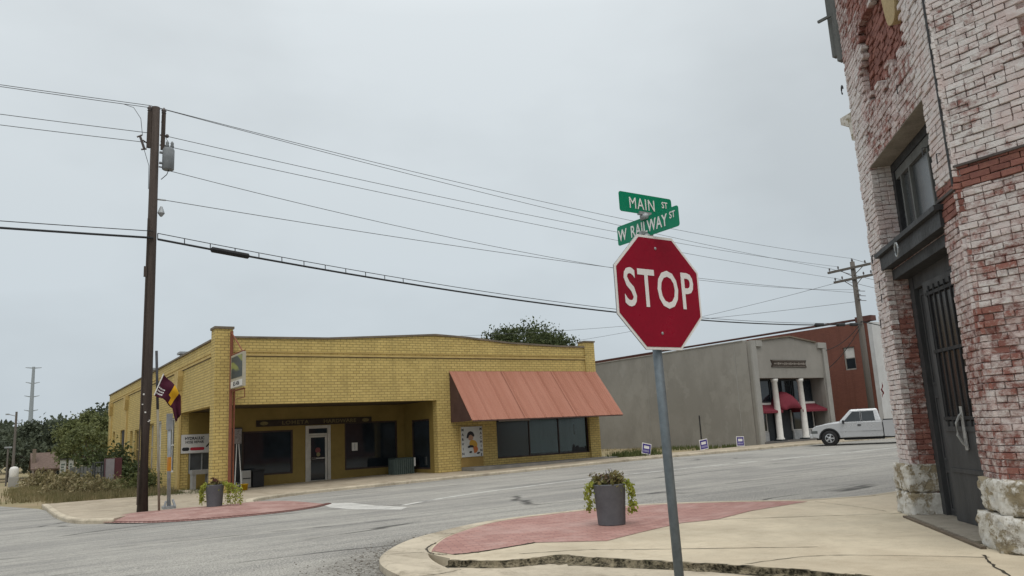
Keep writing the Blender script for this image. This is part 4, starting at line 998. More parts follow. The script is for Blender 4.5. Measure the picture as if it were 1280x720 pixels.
# iron lintel, transom window, door
bm = BM(); fbox(bm, F_CH, .52, 3.2, -.08, .30, 3.71, 3.77); fbox(bm, F_CH, .56, 3.16, -.02, .32, 3.52, 3.705); fbox(bm, F_CH, .6, 3.1, .10, .34, 3.36, 3.495)
obj('iron_lintel', fix(bm), DARKW, OB, True)
bm = BM(); tube(bm, [F_CH @ Vector((1.75 + .07 * math.cos(a), -.115, 3.58 + .09 * math.sin(a))) for a in [k * math.pi / 6 for k in range(13)]], .012, 5); obj('iron_ring', bm, GREYM, OB, True)
GREYW = M('grey_weathered_wood', (.15, .155, .15), .35, 3, .8, bump=.4, col2=(.08, .083, .08), stretch=(3, 3, .4))
bm = BM()
for a in ((.62, .74, 3.78, 5.05), (2.96, 3.08, 3.78, 5.05), (.74, 2.96, 4.93, 5.05), (.74, 2.96, 3.78, 3.86)): fbox(bm, F_CH, a[0], a[1], .28, .40, a[2], a[3])
tw = obj('transom_window', fix(bm), DARKW, OB, True)
bm = BM()
for a in (.93, 1.32, 2.1): fbox(bm, F_CH, a, a + .045, .30, .37, 3.86, 4.80)
fbox(bm, F_CH, .74, 2.96, .30, .38, 4.80, 4.925)
obj('sash', fix(bm), GREYW, tw, True)
bm = BM(); fbox(bm, F_CH, .74, 2.96, .345, .355, 3.86, 4.925); obj('pane', fix(bm), M_glass('grimy_glass', (.05, .055, .058), .22), tw, True)
bm = BM(); fbox(bm, F_CH, .62, 3.08, .0, .28, 5.052, 5.06); obj('head_soffit', fix(bm), THR0, OB, True)
bm = BM()
for a in ((.62, .80, .12, 3.36), (2.98, 3.08, .12, 3.36)): fbox(bm, F_CH, a[0], a[1], .30, .45, a[2], a[3])
fbox(bm, F_CH, .80, 2.98, .31, .44, 3.18, 3.36)
dfm = obj('door_frame', fix(bm), DOORM, OB, True)
bm = BM(); fbox(bm, F_CH, .81, 1.37, .36, .41, .14, 3.17); d1 = obj('door', fix(bm), DOORM, OB, True)
bm = BM()
for a in ((.87, 1.31, .2, .72), (.87, 1.31, .85, 1.7), (.87, 1.31, 1.85, 3.1)):
    fbox(bm, F_CH, a[0], a[1], .345, .362, a[2], a[2] + .03); fbox(bm, F_CH, a[0], a[1], .345, .362, a[3] - .03, a[3]); fbox(bm, F_CH, a[0], a[0] + .03, .345, .362, a[2] + .03, a[3] - .03); fbox(bm, F_CH, a[1] - .03, a[1], .345, .362, a[2] + .03, a[3] - .03)
obj('panel_moulding', fix(bm), DOORM, d1, True)
LEAF = F_CH @ Matrix.Translation((2.97, .37, 0)) @ Matrix.Rotation(R_(4), 4, 'Z') @ Matrix.Translation((-2.97, -.37, 0))
bm = BM(); fbox(bm, LEAF, 1.38, 2.97, .35, .40, .14, 1.36)
for a, b, c, d in ((1.38, 1.48, 1.36, 3.17), (2.87, 2.97, 1.36, 3.17), (1.48, 2.87, 3.05, 3.17)): fbox(bm, LEAF, a, b, .35, .40, c, d)
d2 = obj('barred_door', fix(bm), DOORM, OB, True)
bm = BM()
for k in range(8): q = 1.57 + k * .165; tube(bm, [LEAF @ Vector((q, .345, 1.3)), LEAF @ Vector((q, .345, 3.1))], .014, 6)
for z in (1.40, 2.25, 3.0): fbox(bm, LEAF, 1.46, 2.89, .335, .347, z - .02, z + .02)
obj('bars', bm, M('black_iron_bars', (.022, .022, .024), .3, 6, .6), d2, True)
bm = BM(); fbox(bm, LEAF, 1.48, 2.87, .385, .395, 1.36, 3.05); obj('pane', fix(bm), M_glass('door_glass', (.018, .018, .02), .25), d2, True)
bm = BM()
for a in ((1.46, 2.89, .74, .79), (1.46, 2.89, 1.24, 1.30)): fbox(bm, LEAF, a[0], a[1], .335, .352, a[2], a[3])
obj('rail', fix(bm), DOORM, d2, True)
bm = BM(); tube(bm, [LEAF @ Vector(v) for v in ((2.02, .34, 1.46), (2.02, .30, 1.43), (2.01, .26, 1.34), (2.0, .26, 1.2), (2.02, .30, 1.1), (2.04, .34, 1.06))], .016, 7); fbox(bm, LEAF, 1.99, 2.06, .325, .34, 1.02, 1.54); obj('pull_handle', bm, M('worn_handle', (.36, .36, .35), .3, 12, .5), d2, True)
bm = BM(); fbox(bm, F_CH, .62, 3.08, .47, .49, .1, 5.05); obj('dark_interior', fix(bm), BLACK, OB, True)
THR = M_concrete('threshold_stone', (.30, .27, .22), (.12, .1, .075), damt=.8)
bm = BM(); fbox(bm, F_CH, .66, 3.06, -.14, .40, .02, .135); obj('threshold', fix(bm), THR, OB, True)
bm = BM(); fbox(bm, F_CH, .62, 3.4, -.20, -.145, .05, .125); obj('threshold_timber', fix(bm), M('rotten_timber', (.16, .125, .09), .4, 3, .95, bump=.6, col2=(.06, .05, .04), stretch=(1, 1, 6)), OB, True)
# windows of the Railway Street face
for a, b in ((1.02, 1.9), (3.2, 4.3), (5.6, 6.7)):
    bm = BM()
    for q in ((a - .02, a + .07, 4.55, 6.6), (b - .07, b + .02, 4.55, 6.6), (a + .07, b - .07, 4.55, 4.63), (a + .07, b - .07, 6.52, 6.6), (a + .07, b - .07, 5.55, 5.61)): fbox(bm, F_RT, q[0], q[1], .12, .22, q[2], q[3])
    w = obj('window', fix(bm), GREYW, OB, True)
    bm = BM(); fbox(bm, F_RT, a + .07, b - .07, .16, .17, 4.63, 6.52); obj('pane', fix(bm), GLASS, w, True)
    bm = BM(); fbox(bm, F_RT, a - .16, b + .16, -.05, .2, 4.45, 4.545); obj('sill', fix(bm), STONE, w, True)
# the sides of the building away from the camera
RB2 = M_brick('old_brick_plain', (.27, .09, .065), (.2, .07, .055), (.3, .25, .22), .285, .102, .012, (.4, .36, .33), .8)
bm = BM(); wall(bm, 'x', L0.y - .45, L0.y - .02, L0.x + .03, 34, .0, 4.0, [(13 + 4 * k, 15.4 + 4 * k, .5, 3.3) for k in range(5)]); wall(bm, 'x', L0.y - .45, L0.y - .02, L0.x + .03, 34, 4.0, TOPZ, [(13 + 4 * k, 14.4 + 4 * k, 4.9, 7.1) for k in range(5)])
for a, b in ((8, 16),): wall(bm, 'y', RX + .0, RX + .02, RY - b, RY - a, .0, TOPZ, [])
box(bm, 33.6, 34, -12, L0.y - .45, 0, TOPZ); box(bm, RX + .5, 33.6, -12.4, -12, 0, TOPZ)
obj('rear_wall', bm, RB2, OB, True)
for k in range(5):
    window(OB, 'x', L0.y - .15 - .18, 13 + 4 * k, 14.4 + 4 * k, 4.9, 7.1, frame=GREYW); window(OB, 'x', L0.y - .33, 13 + 4 * k, 15.4 + 4 * k, .5, 3.3, frame=GREYW)
bm = BM(); v = [bm.verts.new(p) for p in ((L0.x, L0.y - .3, TOPZ - .3), (33.7, L0.y - .3, TOPZ - .3), (33.7, -12.1, TOPZ - .3), (RX + .3, -12.1, TOPZ - .3), (RX + .3, RY, TOPZ - .3))]; bm.faces.new(v); obj('roof', bm, ROOFM, OB, True)
bm = BM(); fbox(bm, F_CH, -.1, SW + .1, -.12, .5, TOPZ, TOPZ + .2); fbox(bm, F_RT, .1, 16, -.12, .5, TOPZ, TOPZ + .2); box(bm, L0.x + .1, 34, L0.y - .5, L0.y + .1, TOPZ, TOPZ + .2); obj('cornice', fix(bm), STONE, OB, True)
# stone sill block and rotten timber shutter seen edge-on round the corner
bm = BM(); xz = [(0, 5.70), (.07, 5.74), (.09, 5.98), (.22, 6.05), (.22, 6.16), (0, 6.2)]
prism(bm, xz, lambda u, v, k: (L0.x + .02 + k * 1.6, L0.y - .02 + u, v)); obj('stone_sill', bm, STONE, OB, True)
bm = BM(); box(bm, L0.x + .05, L0.x + .17, L0.y + .0, L0.y + .13, 7.12, 8.5); box(bm, L0.x + .2, L0.x + .3, L0.y, L0.y + .3, 7.3, 8.5); box(bm, L0.x + .3, L0.x + 1.4, L0.y, L0.y + .28, 8.5, 8.65)
box(bm, L0.x + .1, L0.x + .14, L0.y, L0.y + .42, 7.95, 7.99); obj('broken_shutter', bm, GREYW, OB, True)
# ------------------------------------------------------------------ pickup truck
def truck():
    ang = math.atan2(-.848, .53)
    fx, fy = 35.75, 24.85                                                  # front left wheel
    d = Vector((.53, -.848, 0)); lft = Vector((-.848, -.53, 0))
    org = Vector((fx, fy, 0)) - d * .95 - lft * .80
    t = thing('pickup_truck', 'silver extended cab pickup truck parked at an angle before the brick building', 'pickup truck', (org.x, org.y, -.03), ang)
    SIL = M('silver_paint', (.52, .53, .54), .0, .6, .26, metal=.4, bump=0, spec=.5, col2=(.50, .51, .52))
    PL = M('black_plastic', (.025, .026, .028), .1, 4, .6); CH = M('chrome', (.55, .56, .57), .1, 5, .25, metal=.8, bump=0)
    W = .94
    def arch(cx, r=.49, n=9): return [(cx - r * math.cos(math.pi * k / n), .42 + r * math.sin(math.pi * k / n)) for k in range(n + 1)]
    A1, A2 = .95, 4.47
    bot = [(.14, .50)] + [p for p in arch(A1)] + [(1.5, .42), (3.4, .42), (3.46, .44)]
    up = [(3.46, 1.19), (2.0, 1.19), (1.5, 1.19), (.9, 1.15), (.35, 1.06), (.16, .95), (.10, .70)]
    def side(bm, poly, w=W):
        prism(bm, poly, lambda u, v, k: (u, (-w, w)[k], v))
    bm = BM(); side(bm, bot + up); b = obj('body', bm, SIL, t, bevel=.03)
    # hood bulge and shoulder
    bm = BM()
    secs = [(.30, 1.0, .62), (.8, 1.15, .66), (1.2, 1.21, .70), (1.5, 1.24, .74)]
    rows = [[bm.verts.new((x, y * w, z - (.10 if abs(y) == 1 else 0) + (.015 if y == 0 else 0))) for y in (-1, -.75, 0, .75, 1)] for x, z, w in secs]
    for r0, r1 in zip(rows, rows[1:]):
        for k in range(4): bm.faces.new((r0[k], r1[k], r1[k + 1], r0[k + 1]))
    obj('hood', fix(bm), SIL, t, smooth=True)
    # cargo bed
    bm = BM(); side(bm, [(3.50, .42), (3.98, .40)] + arch(A2) + [(4.96, .42), (5.55, .50), (5.6, .62), (5.6, 1.22), (3.50, 1.22)]); obj('cargo_bed', bm, SIL, t, bevel=.025)
    bm = BM(); box(bm, 3.56, 5.55, -.86, .86, 1.16, 1.228); obj('bed_liner', bm, PL, t)
    for s in (-1, 1):
        bm = BM(); box(bm, 3.52, 5.56, s * .9 - .045, s * .9 + .045, 1.215, 1.26); obj('bed_rail', bm, PL, t)
    bm = BM(); box(bm, 3.462, 3.498, -.86, .86, .45, 1.1); obj('bed_gap', bm, PL, t)
    # cab
    lo = [(1.42, -.90, 1.17), (3.44, -.90, 1.17), (3.44, .90, 1.17), (1.42, .90, 1.17)]
    hi = [(2.05, -.72, 1.82), (3.30, -.72, 1.82), (3.30, .72, 1.82), (2.05, .72, 1.82)]
    bm = BM(); lv = [bm.verts.new(v) for v in lo]; hv = [bm.verts.new(v) for v in hi]
    bm.faces.new(lv[::-1]); bm.faces.new(hv)
    for k in range(4): bm.faces.new((lv[k], lv[(k + 1) % 4], hv[(k + 1) % 4], hv[k]))
    cab = obj('cab', fix(bm), SIL, t, bevel=.07)
    TG = M_glass('truck_glass', (.02, .024, .027), .05)
    def yat(z, s, off=.006): return s * (.90 - (z - 1.17) / .65 * .18 + off)
    for s in (-1, 1):
        for poly in ([(1.68, 1.22), (2.48, 1.22), (2.48, 1.70), (2.14, 1.70)], [(2.56, 1.22), (3.16, 1.22), (3.12, 1.70), (2.56, 1.70)]):
            bm = BM(); prism(bm, poly, lambda u, v, k: (u, yat(v, s, .014) - s * .016 * k, v)); obj('side_window', bm, TG, cab)
        bm = BM(); prism(bm, [(2.495, 1.20), (2.545, 1.20), (2.545, 1.72), (2.495, 1.72)], lambda u, v, k: (u, yat(v, s, .02) - s * .016 * k, v)); obj('door_pillar', bm, PL, cab)
        bm = BM(); prism(bm, [(1.58, .46), (2.52, .46), (2.52, 1.17), (1.50, 1.17)], lambda u, v, k: (u, s * (W + .014) - s * .03 * k, v)); dr = obj('door', bm, SIL, t)
        bm = BM(); box(bm, 2.32, 2.48, s * (W + .022) - .015, s * (W + .022) + .015, .99, 1.06); obj('handle', bm, PL, dr)
        bm = BM(); box(bm, 1.62, 1.72, s * 1.03 - .09, s * 1.03 + .09, 1.12, 1.30); obj('mirror', bm, PL, t, bevel=.02)
        bm = BM(); box(bm, .10, .42, s * .78 - .165, s * .78 + .165, .66, .84); obj('headlight', bm, M('headlight_glass', (.10, .11, .11), .3, 9, .15, spec=.6), t, bevel=.03)
        bm = BM(); box(bm, 1.47, 3.45, s * (W + .012) - .016, s * (W + .012) + .012, .735, .765); obj('side_moulding', bm, SIL, t)
        bm = BM(); box(bm, 5.575, 5.615, s * .84 - .09, s * .84 + .09, .78, 1.1); obj('tail_light', bm, M('tail_red', (.3, .01, .01), .1, 6, .3), t)
        bm = BM(); box(bm, 1.62, 3.5, s * .8 - .06, s * .8 + .06, .30, .36); obj('running_board', bm, PL, t)
        for ax in (A1, A2):
            bm = BM(); c = arch(ax, .505, 12); prev = None
            for k, (x, z) in enumerate(c):
                x2, z2 = arch(ax, .44, 12)[k]; cur = (bm.verts.new((x, s * (W + .012), z)), bm.verts.new((x2, s * (W + .012), z2)), bm.verts.new((x2, s * (W - .1), z2)))
                if prev:
                    for q in (0, 1): bm.faces.new((prev[q], cur[q], cur[q + 1], prev[q + 1]))
                prev = cur
            obj('wheel_arch', fix(bm), SIL if ax == A2 else PL, t)
    bm = BM(); v = [bm.verts.new(p) for p in ((1.50, -.80, 1.18), (1.50, .80, 1.18), (2.03, .66, 1.77), (2.03, -.66, 1.77))]; bm.faces.new(v); bmesh.ops.translate(bm, verts=bm.verts, vec=(-.02, 0, .02)); obj('windscreen', bm, TG, cab)
    bm = BM(); v = [bm.verts.new(p) for p in ((3.44, -.7, 1.18), (3.44, .7, 1.18), (3.345, .6, 1.7), (3.345, -.6, 1.7))]; bm.faces.new(v); obj('rear_window', bm, TG, cab)
    bm = BM(); box(bm, .0, .20, -.93, .93, .44, .66); obj('front_bumper', bm, SIL, t, bevel=.04)
    bm = BM(); box(bm, .07, .16, -.56, .56, .68, .90); obj('grille', bm, PL, t, bevel=.02)
    bm = BM(); box(bm, .05, .1, -.58, .58, .775, .80); box(bm, .05, .1, -.02, .02, .68, .9); obj('grille_bar', bm, CH, t)
    bm = BM(); box(bm, 5.6, 5.72, -.85, .85, .46, .62); obj('rear_bumper', bm, CH, t, bevel=.03)
    bm = BM(); box(bm, .3, 5.4, -.55, .55, .34, .52); box(bm, .55, 5.0, -.72, .72, .5, .95); obj('chassis', bm, PL, t)
    for ax in (A1, A2):
        for s in (-1, 1):
            # wheel: tyre with tread, spoked rim
            bm = BM(); prof = [(.20, -.13), (.365, -.135), (.415, -.10), (.42, 0), (.415, .10), (.365, .135), (.20, .13)]
            lathe(bm, prof, 28); bmesh.ops.transform(bm, matrix=Matrix.Translation((ax, s * .81, .42)) @ Matrix.Rotation(R_(90), 4, 'X'), verts=bm.verts)
            wh = obj('wheel', bm, BLACK, t, smooth=True)
            bm = BM(); lathe(bm, [(.225, 0), (.225, .02), (.20, .025), (.19, -.0)], 24); lathe(bm, [(.06, 0), (.06, .05), (.03, .06)], 12)
            for k in range(5):
                m_ = Matrix.Rotation(k * 2 * math.pi / 5, 4, 'Z'); box(bm, .03, .21, -.035, .035, .005, .03, m_)
            bmesh.ops.transform(bm, matrix=Matrix.Translation((ax, s * .925, .42)) @ Matrix.Rotation(R_(90) * (1 if s < 0 else -1), 4, 'X'), verts=bm.verts)
            obj('rim', fix(bm), CH, wh)
truck()

# ------------------------------------------------------------------ utility poles, wires
PX, PY = 3.43, 23.42; pb = B(PX, PY) + .1
lp = thing('utility_pole', 'tall dark wooden utility pole with a transformer on the red paver corner', 'utility pole', (PX, PY, pb), 0, 'wooden utility poles')
bm = BM(); tube(bm, [(PX, PY, pb - .1), (PX, PY, pb + 3), (PX - .01, PY, pb + 7), (PX - .03, PY, 11.42)], [.15, .14, .126, .112], 16); obj('shaft', bm, WOODP, lp, True, True)
for s in (-1, 1):
    bm = BM(); box(bm, PX + s * .19 - .05, PX + s * .19 + .05, PY - .06, PY + .06, 10.15, 11.25); tube(bm, [(PX + s * .13, PY, 10.4), (PX + s * .2, PY, 10.4)], .03, 6); tube(bm, [(PX + s * .13, PY, 11.0), (PX + s * .2, PY, 11.0)], .03, 6); obj('top_bracket', bm, WOODP, lp, True)
    bm = BM(); lathe(bm, [(.03, 0), (.07, .03), (.05, .07), (.075, .1), (.05, .15), (.02, .2)], 12, (PX + s * .19, PY, 11.25)); obj('insulator', bm, CERAM, lp, True, True)
for z in (10.58, 10.27, 9.6):
    bm = BM(); tube(bm, [(PX + .1, PY - .02, z), (PX + .3, PY - .02, z)], .02, 6); lathe(bm, [(.03, -.05), (.05, -.02), (.05, .02), (.03, .05)], 8, (PX + .3, PY - .02, z)); obj('insulator', bm, CERAM, lp, True)
bm = BM(); lathe(bm, [(.14, 0), (.165, .02), (.165, .60), (.14, .66), (.05, .68)], 20, (PX + .34, PY - .08, 9.52))
for k in range(2): lathe(bm, [(.04, 0), (.055, .05), (.04, .1), (.05, .14), (.02, .2)], 8, (PX + .30 + .13 * k, PY - .1, 10.2))
for z in (9.68, 10.0): box(bm, PX + .1, PX + .25, PY - .12, PY - .04, z, z + .05)
obj('transformer', bm, M('transformer_grey', (.22, .235, .245), .2, 5, .6), lp, True, True)
bm = BM(); tube(bm, [(PX - .1, PY, 10.2), (PX - .35, PY, 10.35)], .02, 6)
tube(bm, [(PX - .42, PY, 10.45), (PX - .30, PY, 10.10)], .035, 8); tube(bm, [(PX - .5, PY, 10.42), (PX - .37, PY, 10.5)], .025, 6); tube(bm, [(PX - .38, PY, 10.06), (PX - .24, PY, 10.1)], .025, 6); obj('fuse_cutout', bm, CERAM, lp, True)
bm = BM()
tube(bm, [(PX - .36, PY, 10.5), (PX - .42, PY, 11.0), (PX - .62, PY, 11.3), (PX - .9, PY, 11.36)], .008, 5)
tube(bm, [(PX - .3, PY, 10.06), (PX - .16, PY, 9.6), (PX - .15, PY, 8.9)], .008, 5)
tube(bm, [(PX + .36, PY - .1, 9.52), (PX + .3, PY - .15, 9.35), (PX + .16, PY - .1, 9.2)], .012, 5)
tube(bm, [(PX + .3, PY - .1, 10.4), (PX + .2, PY - .1, 10.6), (PX + .16, PY - .1, 10.9)], .008, 5)
obj('drop_wire', bm, WIRE, lp, True)
bm = BM(); lathe(bm, [(.03, 0), (.10, .1), (.06, .22), (.03, .3)], 10, (PX + .2, PY - .06, 8.1)); tube(bm, [(PX + .1, PY, 8.62), (PX + .32, PY, 8.62)], .025, 6); obj('clamp', bm, GREYM, lp, True)
bm = BM(); rr = random.Random(8)
for k in range(5):
    z = rr.uniform(2.1, 3.0); a = rr.uniform(-2.6, -.9); box(bm, PX + .14 * math.cos(a) - .02, PX + .14 * math.cos(a) + .02, PY + .14 * math.sin(a) - .01, PY + .14 * math.sin(a) + .01, z, z + rr.uniform(.02, .06))
obj('paper_scraps', bm, WHITEP, lp, True)
bm = BM(); box(bm, PX - .2, PX - .12, PY - .12, PY - .06, 6.3, 6.6); tube(bm, [(PX - .15, PY - .1, .1), (PX - .14, PY - .1, 8.0)], .02, 6); obj('ground_wire_cover', bm, WOODP, lp, True)

QX, QY = 44.8, 28.0
rp = thing('utility_pole', 'weathered grey utility pole with two crossarms near the brick building', 'utility pole', (QX, QY, .08), 0, 'wooden utility poles')
bm = BM(); tube(bm, [(QX, QY, 0), (QX, QY, 5), (QX, QY, 11.05)], [.20, .18, .14], 14); obj('shaft', bm, GWOOD, rp, True, True)
for z, a in ((10.65, 1.7), (9.95, 1.35)):
    bm = BM(); box(bm, QX - .2, QX - .08, QY - a, QY + a, z - .07, z + .07); ar = obj('crossarm', bm, GWOOD, rp, True)
    bm = BM()
    for s in (-1, 1): tube(bm, [(QX - .14, QY + s * a * .45, z - .05), (QX - .12, QY, z - .55)], .025, 5)
    obj('brace', bm, GWOOD, ar, True)
    for y in (-.92, -.55, .55, .92):
        bm = BM(); lathe(bm, [(.02, 0), (.02, .06), (.06, .09), (.045, .15), (.05, .19), (.02, .23)], 8, (QX - .14, QY + y * a, z + .07)); obj('insulator', bm, CERAM, ar, True)
bm = BM(); lathe(bm, [(.02, 0), (.07, .07), (.05, .15), (.02, .22)], 8, (QX, QY, 11.05)); obj('insulator', bm, CERAM, rp, True)
for z in (9.2, 8.9, 8.6):
    bm = BM(); tube(bm, [(QX - .35, QY - .2, z), (QX + .1, QY - .2, z)], .03, 5); tube(bm, [(QX, QY + .15, z), (QX, QY - .6, z - .15)], .02, 5); obj('clamp', bm, CERAM, rp, True)

def span(P, Q, sag, n=28, dip=None):
    P, Q = Vector(P), Vector(Q); return [P.lerp(Q, k / n) - Vector((0, 0, sag * 4 * (k / n) * (1 - k / n))) for k in range(n + 1)]
def wire(name, label, group, segs, r, m):
    bm = BM()
    for s in segs: tube(bm, s, r, 6)
    o = obj(name, bm, m, None, smooth=True); return tag(o, label, 'wire' if name == 'power_wire' else 'cable', group)
WG = 'wires between the two utility poles'
FARL = -42
TZ = 11.45
wire('power_wire', 'topmost thin power wire over the tall left pole and on to the right pole top', WG, [span((FARL, PY - .3, 12.3), (PX - .19, PY, TZ), .75), span((PX - .19, PY, TZ), (QX, QY, 11.27), .5)], .0092, ALUW)
wire('power_wire', 'second power wire from the top, just under the topmost one', WG, [span((FARL, PY - .9, 12.1), (PX + .19, PY, TZ - .05), .75), span((PX + .19, PY, TZ - .05), (QX - .14, QY + 1.5, 10.9), .35)], .0092, ALUW)
wire('power_wire', 'third power wire from the top, leaving above the transformer', WG, [span((FARL, PY, 11.3), (PX - .12, PY, 10.6), .6), span((PX + .3, PY, 10.58), (QX - .14, QY + .9, 10.9), .4)], .0092, ALUW)
wire('power_wire', 'fourth power wire from the top, level with the transformer lid', WG, [span((FARL, PY, 11.0), (PX - .12, PY, 10.3), .6), span((PX + .3, PY, 10.27), (QX - .14, QY + 1.2, 10.2), .25)], .0092, ALUW)
wire('power_wire', 'power wire leaving the pole at the bottom of the transformer', WG, [span((PX + .36, PY, 9.53), (QX - .3, QY - .2, 9.2), .95)], .0092, ALUW)
wire('power_wire', 'lowest thin wire, starting below the transformer well above the thick cable', WG, [span((PX + .3, PY, 8.62), (QX - .3, QY - .2, 9.0), .35)], .010, ALUW)
c1 = span((PX + .12, PY - .12, 7.58), (QX - .1, QY - .15, 7.12), .80); c2 = span((PX + .12, PY - .14, 7.40), (QX - .1, QY - .15, 7.03), .80)
wire('telephone_cable', 'thin messenger cable strung just above the thick black telephone cable', WG, [span((FARL, PY - .6, 8.1), (PX, PY - .16, 7.62), .5), c1], .012, WIRE)
cb = wire('telephone_cable', 'thick black telephone cable sagging across the sky behind the stop sign', WG, [span((FARL, PY - .6, 7.7), (PX, PY - .17, 7.42), .4), c2], .032, WIRE)
bm = BM(); p, q = c2[1].lerp(c2[2], .0), c2[1].lerp(c2[2], .8); tube(bm, [p, p.lerp(q, .04), p.lerp(q, .96), q], [.03, .085, .085, .03], 10); obj('splice_case', bm, BLACK, cb)
for a in (c2[26].lerp(c2[27], .2), c2[27].lerp(c2[28], .3), c2[24].lerp(c2[25], .5)):
    bm = BM(); d = (c2[27] - c2[26]).normalized(); tube(bm, [a - d * .55, a - d * .4, a + d * .4, a + d * .55], [.03, .10, .10, .03], 8); obj('splice_case', bm, BLACK, cb)
bm = BM()
for k in range(12):
    a = c1[0].lerp(c1[6], k / 12); b = c2[0].lerp(c2[6], k / 12); tube(bm, [c1[k // 2].lerp(c1[k // 2 + 1], .5 * (k % 2)), c2[k // 2].lerp(c2[k // 2 + 1], .5 * (k % 2))], .014, 5)
obj('lashing_clip', bm, WIRE, cb)
wire('power_wire', 'service wire dropping left from the lower crossarm to behind the grey building', 'service wires at the right pole', [span((QX - .14, QY + 1.3, 9.9), (40.5, 60, 9.2), .5)], .012, ALUW)
wire('power_wire', 'faint wire low in the sky just above the roof of the grey building', 'service wires at the right pole', [span((QX, QY + .1, 8.5), (24, 66, 10.6), .7)], .012, ALUW)
wire('service_drop', 'black drop cable curving down from the right pole to the grey building corner', 'service wires at the right pole', [span((QX - .1, QY - .1, 7.1), (43.6, 30.1, 5.6), .35, 14), span((QX - .1, QY - .1, 6.95), (43.75, 30.05, 4.4), .25, 14)], .022, WIRE)
for k, (z, y) in enumerate(((10.9, 1.5), (10.2, 1.2), (11.27, 0), (7.2, -.15))):
    wire('power_wire', ['wire running on beyond the right pole from its upper crossarm', 'wire running on beyond the right pole from its lower crossarm', 'wire running on beyond the right pole from its very top', 'thick cable running on beyond the right pole at its lowest level'][k], 'wires beyond the right pole', [span((QX - .14, QY + y, z), (95, 30 + y, z - .6), .8)], .013 if k < 3 else .03, ALUW if k < 3 else WIRE)

# flag on its staff and the small sign post
fp = thing('flag_pole', 'thin straight flag staff beside the tall left utility pole', 'flag pole', (3.8, 23.15, -.1))
bm = BM(); tube(bm, [(3.8, 23.15, -.12), (3.68, 23.15, 2.6)], .032, 8); obj('lower_shaft', bm, M('pale_wood_staff', (.27, .24, .18), .25, 4, .8), fp, True, True)
bm = BM(); tube(bm, [(3.68, 23.15, 2.6), (3.60, 23.15, 4.2)], .035, 8); obj('upper_shaft', bm, M('dark_steel_staff', (.06, .06, .065), .2, 4, .7), fp, True, True)
def M_flag():
    s = NT('maroon_and_gold_cloth'); u, v, w = s.sep(s.n('ShaderNodeTexCoord').outputs['UV'])
    g = s.math('MULTIPLY', s.math('GREATER_THAN', u, s.math('ADD', .50, s.math('MULTIPLY', s.math('GREATER_THAN', v, .62), .10))), s.math('LESS_THAN', u, .72))
    g = s.math('MULTIPLY', g, s.math('LESS_THAN', v, .93))
    f = s.noise(60, 2); c = s.mix(s.ramp(f, .4, .6), (.060, .006, .02), (.04, .004, .014)); c = s.mix(g, c, (.62, .34, .015)); return s.done(c, .85)
fl = thing('flag', 'maroon flag with a gold block hanging beside the utility pole', 'flag', (3.66, 23.12, 3.0))
A_, B_ = Vector((3.79, 23.10, 3.56)), Vector((3.57, 23.10, 2.98))            # hoist edge, top and bottom
C_, D_ = Vector((4.26, 23.10, 2.95)), Vector((4.05, 23.12, 2.62)) 
bm = BM(); uvl = bm.loops.layers.uv.new('UVMap'); N = 16; g = []
for i in range(N + 1):
    row = []
    for j in range(N + 1):
        u, v = i / N, j / N
        p = A_.lerp(B_, v).lerp(C_.lerp(D_, v), u)
        p.z += .05 * math.sin(u * 3.1) - .02 * math.sin(u * 9); p.y += .07 * math.sin(u * 7 + v * 2.2) * u + .02 * math.sin(v * 9 + u * 4)
        row.append((bm.verts.new(p), u * .82, v))
    g.append(row)
for i in range(5):                                                          # the fly end hangs straight down
    row = []
    for j in range(N + 1):
        v = j / N; b = g[N][j][0].co; t_ = (i + 1) / 5
        row.append((bm.verts.new((b.x * (1 - .35 * t_) + 4.22 * .35 * t_ + .04 * t_, b.y + .05 * math.sin(v * 12 + 1) * t_, b.z - .50 * t_ * (1 - .25 * v))), .82 + .18 * t_, v))
    g.append(row)
for i in range(len(g) - 1):
    for j in range(N):
        q = (g[i][j], g[i + 1][j], g[i + 1][j + 1], g[i][j + 1]); f = bm.faces.new([a[0] for a in q])
        for l, a in zip(f.loops, q): l[uvl].uv = (a[1], a[2])
fo = obj('cloth', bm, M_flag(), fl, True, True); fo.modifiers.new('s', 'SOLIDIFY').thickness = .004
bm = BM(); tube(bm, [A_ + Vector((0, -.02, 0)), B_ + Vector((0, -.02, 0))], .016, 6); obj('hem', bm, WHITEP, fl, True)
bm = BM(); rr = random.Random(2)
for k in range(3):
    v0 = .55 + .13 * k; u = .05
    while u < .36:
        w_ = rr.uniform(.03, .06); pts = []
        for uu, vv in ((u, v0), (u + w_, v0), (u + w_, v0 + .06), (u, v0 + .06)):
            p = A_.lerp(B_, vv).lerp(C_.lerp(D_, vv), uu); p.z += .05 * math.sin(uu * 3.1) - .02 * math.sin(uu * 9); p.y += .07 * math.sin(uu * 7 + vv * 2.2) * uu + .02 * math.sin(vv * 9 + uu * 4) - .008; pts.append(bm.verts.new(p))
        bm.faces.new(pts); u += w_ + .02
obj('white_print', bm, WHT, fl, True)
p2 = thing('sign_post', 'short galvanised post with an orange band and a bolted foot near the flag', 'post', (4.14, 23.75, -.1))
bm = BM(); tube(bm, [(4.14, 23.75, -.1), (4.08, 23.72, 2.5)], .05, 8); obj('shaft', bm, GREYM, p2, True, True)
bm = BM(); tube(bm, [(4.118, 23.74, .92), (4.112, 23.735, 1.3)], .056, 8); obj('orange_band', bm, M('orange_band', (.55, .22, .02), .15, 5, .6), p2, True)
